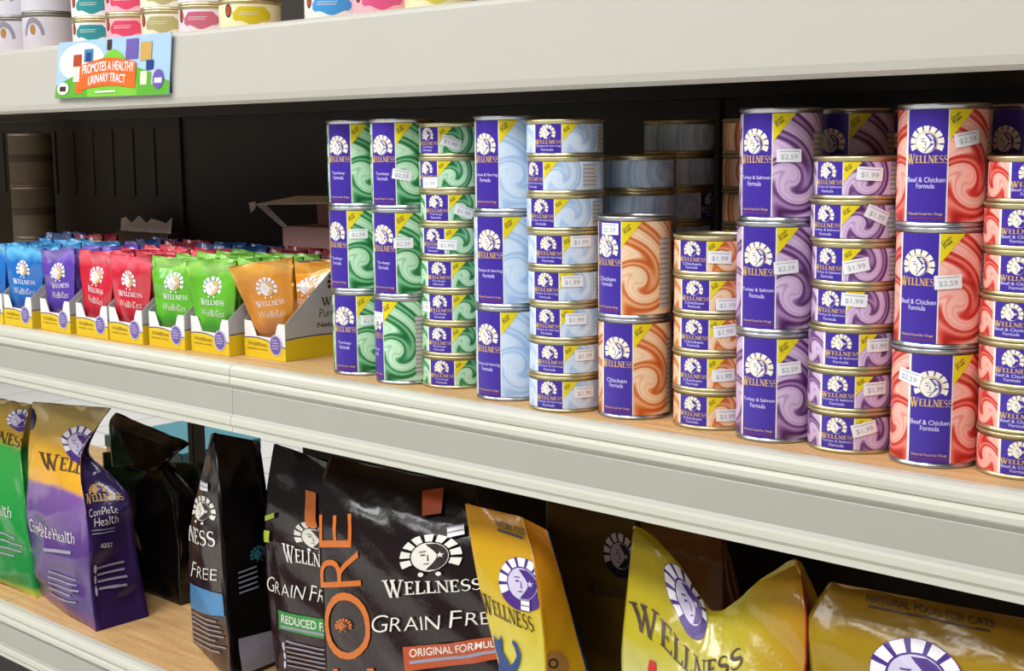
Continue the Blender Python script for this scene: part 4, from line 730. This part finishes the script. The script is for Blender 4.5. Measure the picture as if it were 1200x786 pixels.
# ------------------------------------------------------------- upper shelf
def plain_can(R,H,base,shape,m,who,x,y,z,a,group,name,arc=False,rim='tin_gold'):
    key=('plain',R,H,base,shape,m)
    if key not in KITS:
        hw=R*.75; K=[('can_body',can_body(R,H,rim),None)]
        sub=[]
        if shape=='wave':
            V=[];F=[]
            for i in range(13):
                q=i/12; V+=[(q,.16+.1*math.sin(q*9)+(.18 if i in(0,12) else 0)),(q,.86-.28*(1-min(1,min(q,1-q)*6)))]
            F=[(2*i,2*i+2,2*i+3,2*i+1) for i in range(12)]
            sub.append(('color_panel',decal_mesh('color_panel',[(m,V,F)],onto_can(R-.0008,-hw*.15,hw*1.5,.005,H-.005,.0002))))
            ev,ef=ringseg(.001,.5,0,360,2,16); sub.append(('emblem',decal_mesh('emblem',[('print_umber',ev,ef),('print_orange2',)+ringseg(.05,.36,0,360,1,14)],onto_can(R-.0008,-hw*.55,-hw*.2,H*.42,H*.88,.0002))))
            sub.append(('lettering',decal_mesh('lettering',lines(2,'print_bone',4),onto_can(R-.0008,hw*.1,hw*1.1,H*.45,H*.6,.0004))))
        else:
            sub.append(('arc_band',decal_mesh('arc_band',[(m,)+ringseg(.36,.5,10,170,1,18)],onto_can(R-.0008,-hw*.6,hw*.6,-.012,H*.9,.0002),keep=lambda a_,b_:b_>.26)))
            sub.append(('emblem',decal_mesh('emblem',[('print_kibble',)+ringseg(.001,.5,0,360,2,16)],onto_can(R-.0008,-hw*.18,hw*.14,H*.45,H*.72,.0004))))
        KITS[key]=(K,wrapmesh('label',R-.0008,.0042,H-.0056,base),sub)
    K,lab,sub=KITS[key]
    r=thing(name,who,'can',(x,y,z),(0,0,math.radians(a)),group)
    for n,me,_ in K: obj(n,me,r)
    lb=obj('label',lab,r)
    for n,me in sub: obj(n,me,lb)
mat('lab_grey','#cfccd6',.35,var=.05); mat('lab_white','#efecea',.35); mat('lab_pink','#f0b9c2',.35); mat('lab_cream','#ece6cf',.35); mat('lab_lemon','#f0ecc4',.35); mat('lab_mauve','#e6dbe6',.35)
for n,c in(('greyarc','#8d8797'),('tealp','#2a8f96'),('pinkp','#e0466a'),('oliv','#b6ad74'),('mauve','#c4647c'),('yel','#d6c21a'),('azure','#3f9be0'),('flor','#d8568a'),('lem','#d5d05c')): mat('print_'+n,c,.4)
ZT=.4546+.0003
for s,x in enumerate((-2.232,-2.127)):
    for j in range(2): plain_can(.046,.062,'lab_grey','arc','print_greyarc',('upper' if j else 'lower')+' grey can with arc emblem, '+('second' if s else 'first')+' stack from left on top shelf',x,.075,ZT+j*.062,28-6*s,'grey cans on the top shelf','grey_can',rim='tin_dull')
for s,(x,bs,m,cn) in enumerate(((-1.948,'lab_white','print_tealp','teal'),(-1.852,'lab_pink','print_pinkp','pink'),(-1.757,'lab_cream','print_oliv','cream'),(-1.662,'lab_mauve','print_mauve','mauve'),(-1.566,'lab_lemon','print_yel','yellow'),(-1.382,'lab_white','print_azure','azure blue'),(-1.288,'lab_pink','print_flor','floral pink'),(-1.194,'lab_lemon','print_lem','lemon'))):
    for j in range(3): plain_can(RS,HS,bs,'wave',m,['lower','middle','upper'][j]+f' {cn} labelled short can on the top shelf',x,.058,ZT+j*HS,(8 if s!=4 else 26)+3*j,'small cans on the top shelf','short_can')
# --------------------------------------------------------------- shelf sign
SG=np.array([(-1.9486,.3739),(-1.6462,.3707),(-1.6328,.4554),(-1.9289,.4569)])
mat('sign_sky','#a9c9ec',.4); mat('sign_cloud','#f4f6fa',.4); mat('sign_green','#5fae36',.4); mat('sign_lime','#7fc63c',.4); mat('sign_orange','#ea6a26',.4); mat('sign_dark','#2b2b2b',.6)
def smap(a,b,li):
    a=np.asarray(a);b=np.asarray(b); q=(1-b)[:,None]*((1-a)[:,None]*SG[0]+a[:,None]*SG[1])+b[:,None]*((1-a)[:,None]*SG[3]+a[:,None]*SG[2])
    return np.stack([q[:,0]+1.79,-.0004-.00012*li+np.zeros(len(a)),q[:,1]-.375],1)
sg=thing('shelf_sign','colourful card sign with orange banner clipped to the top shelf lip','sign',(-1.79,-.0262,.375))
c=[(SG[i][0]+1.79,0,SG[i][1]-.375) for i in range(4)]
obj('sign_card',mesh('sign_card',c+[(x,.0015,z) for x,y,z in c],[(0,1,2,3),(7,6,5,4),(0,4,5,1),(1,5,6,2),(2,6,7,3),(3,7,4,0)],['sign_sky']),sg)
obj('clip_strip',boxm('clip_strip',.140,.1445,.0016,.0055,-.002,.078,'sign_dark'),sg)
def sdec(n,L): obj(n,decal_mesh(n,L,smap),sg)
sdec('cloud',[('sign_cloud',)+(lambda v,f:([(.02+.42*a,.30+.66*b) for a,b in v],f))(*ringseg(.001,.5,0,360,2,20))])
def hill(m,x0,x1,h0,h1):
    V=[];n=20
    for i in range(n+1):
        a=i/n; V+=[(x0+(x1-x0)*a,.005),(x0+(x1-x0)*a,h0+(h1-h0)*math.sin(math.pi*a))]
    return [(m,V,[(2*i,2*i+2,2*i+3,2*i+1) for i in range(n)])]
obj('hill',decal_mesh('hill',hill('sign_green',.0,1.,.22,.56),lambda a,b,li:smap(a,b,1.5)),sg); obj('hill',decal_mesh('hill',hill('sign_lime',.30,.74,.2,.80),lambda a,b,li:smap(a,b,2.5)),sg)
def sq(m,x0,x1,y0,y1): return (m,)+grid2(x0,x1,y0,y1,2,2)
for li0,(m,x0,x1,y0,y1) in enumerate((('print_orange2',.155,.235,.55,.76),('print_skyblue',.255,.34,.62,.84),('print_blue',.275,.32,.62,.78),('print_umber',.46,.50,.80,.97),('badge_violet',.63,.735,.62,.95),('print_gold',.755,.85,.58,.88),('print_cream',.765,.82,.18,.40),('print_lilac',.86,.94,.18,.42),('print_blue',.81,.87,.42,.58),('sign_orange',.19,.26,.08,.3),('print_bone',.165,.235,.28,.55))):
    pk=obj('pictured_pack',decal_mesh('pictured_pack',[sq(m,x0,x1,y0,y1)],lambda a,b,li:smap(a,b,3+li0*.4)),sg)
bn=[]
for i in range(17):
    a=i/16; y=.06*math.sin(math.pi*a); bn+=[(.225+.5*a,.13+y),(.225+.5*a,.60+y*1.2-.08*abs(a-.5))]
obj('banner',decal_mesh('banner',[('sign_orange',bn,[(2*i,2*i+2,2*i+3,2*i+1) for i in range(16)])],lambda a,b,li:smap(a,b,9)),sg)
for s,y0,y1,x0,x1 in(('PROMOTES A HEALTHY',.40,.56,.25,.71),('URINARY TRACT',.21,.36,.31,.64)):
    v,f,_=text2d(s); v=np.stack([x0+(x1-x0)*v[:,0],y0+(y1-y0)*v[:,1]+.05*np.sin(np.pi*v[:,0])],1)
    obj('banner_lettering',decal_mesh('banner_lettering',[('sign_cloud',v,f)],lambda a,b,li:smap(a,b,11)),sg)
obj('small_print',decal_mesh('small_print',[('sign_cloud',)+grid2(.38,.56,.075,.105,4,1)],lambda a,b,li:smap(a,b,11)),sg)
obj('round_badge',decal_mesh('round_badge',[('sign_cloud',)+(lambda v,f:([(.02+.11*a,.06+.22*b) for a,b in v],f))(*ringseg(.001,.5,0,360,1,16)),('print_umber',)+(lambda v,f:([(.045+.06*a,.12+.09*b) for a,b in v],f))(*grid2(0,1,0,1,2,1))],lambda a,b,li:smap(a,b,li+9)),sg)
obj('round_badge',decal_mesh('round_badge',[('badge_violet',)+(lambda v,f:([(.87+.09*a,.10+.32*b) for a,b in v],f))(*ringseg(.001,.5,0,360,1,16)),('sign_cloud',)+(lambda v,f:([(.885+.06*a,.2+.08*b) for a,b in v],f))(*grid2(0,1,0,1,2,1))],lambda a,b,li:smap(a,b,li+9)),sg)
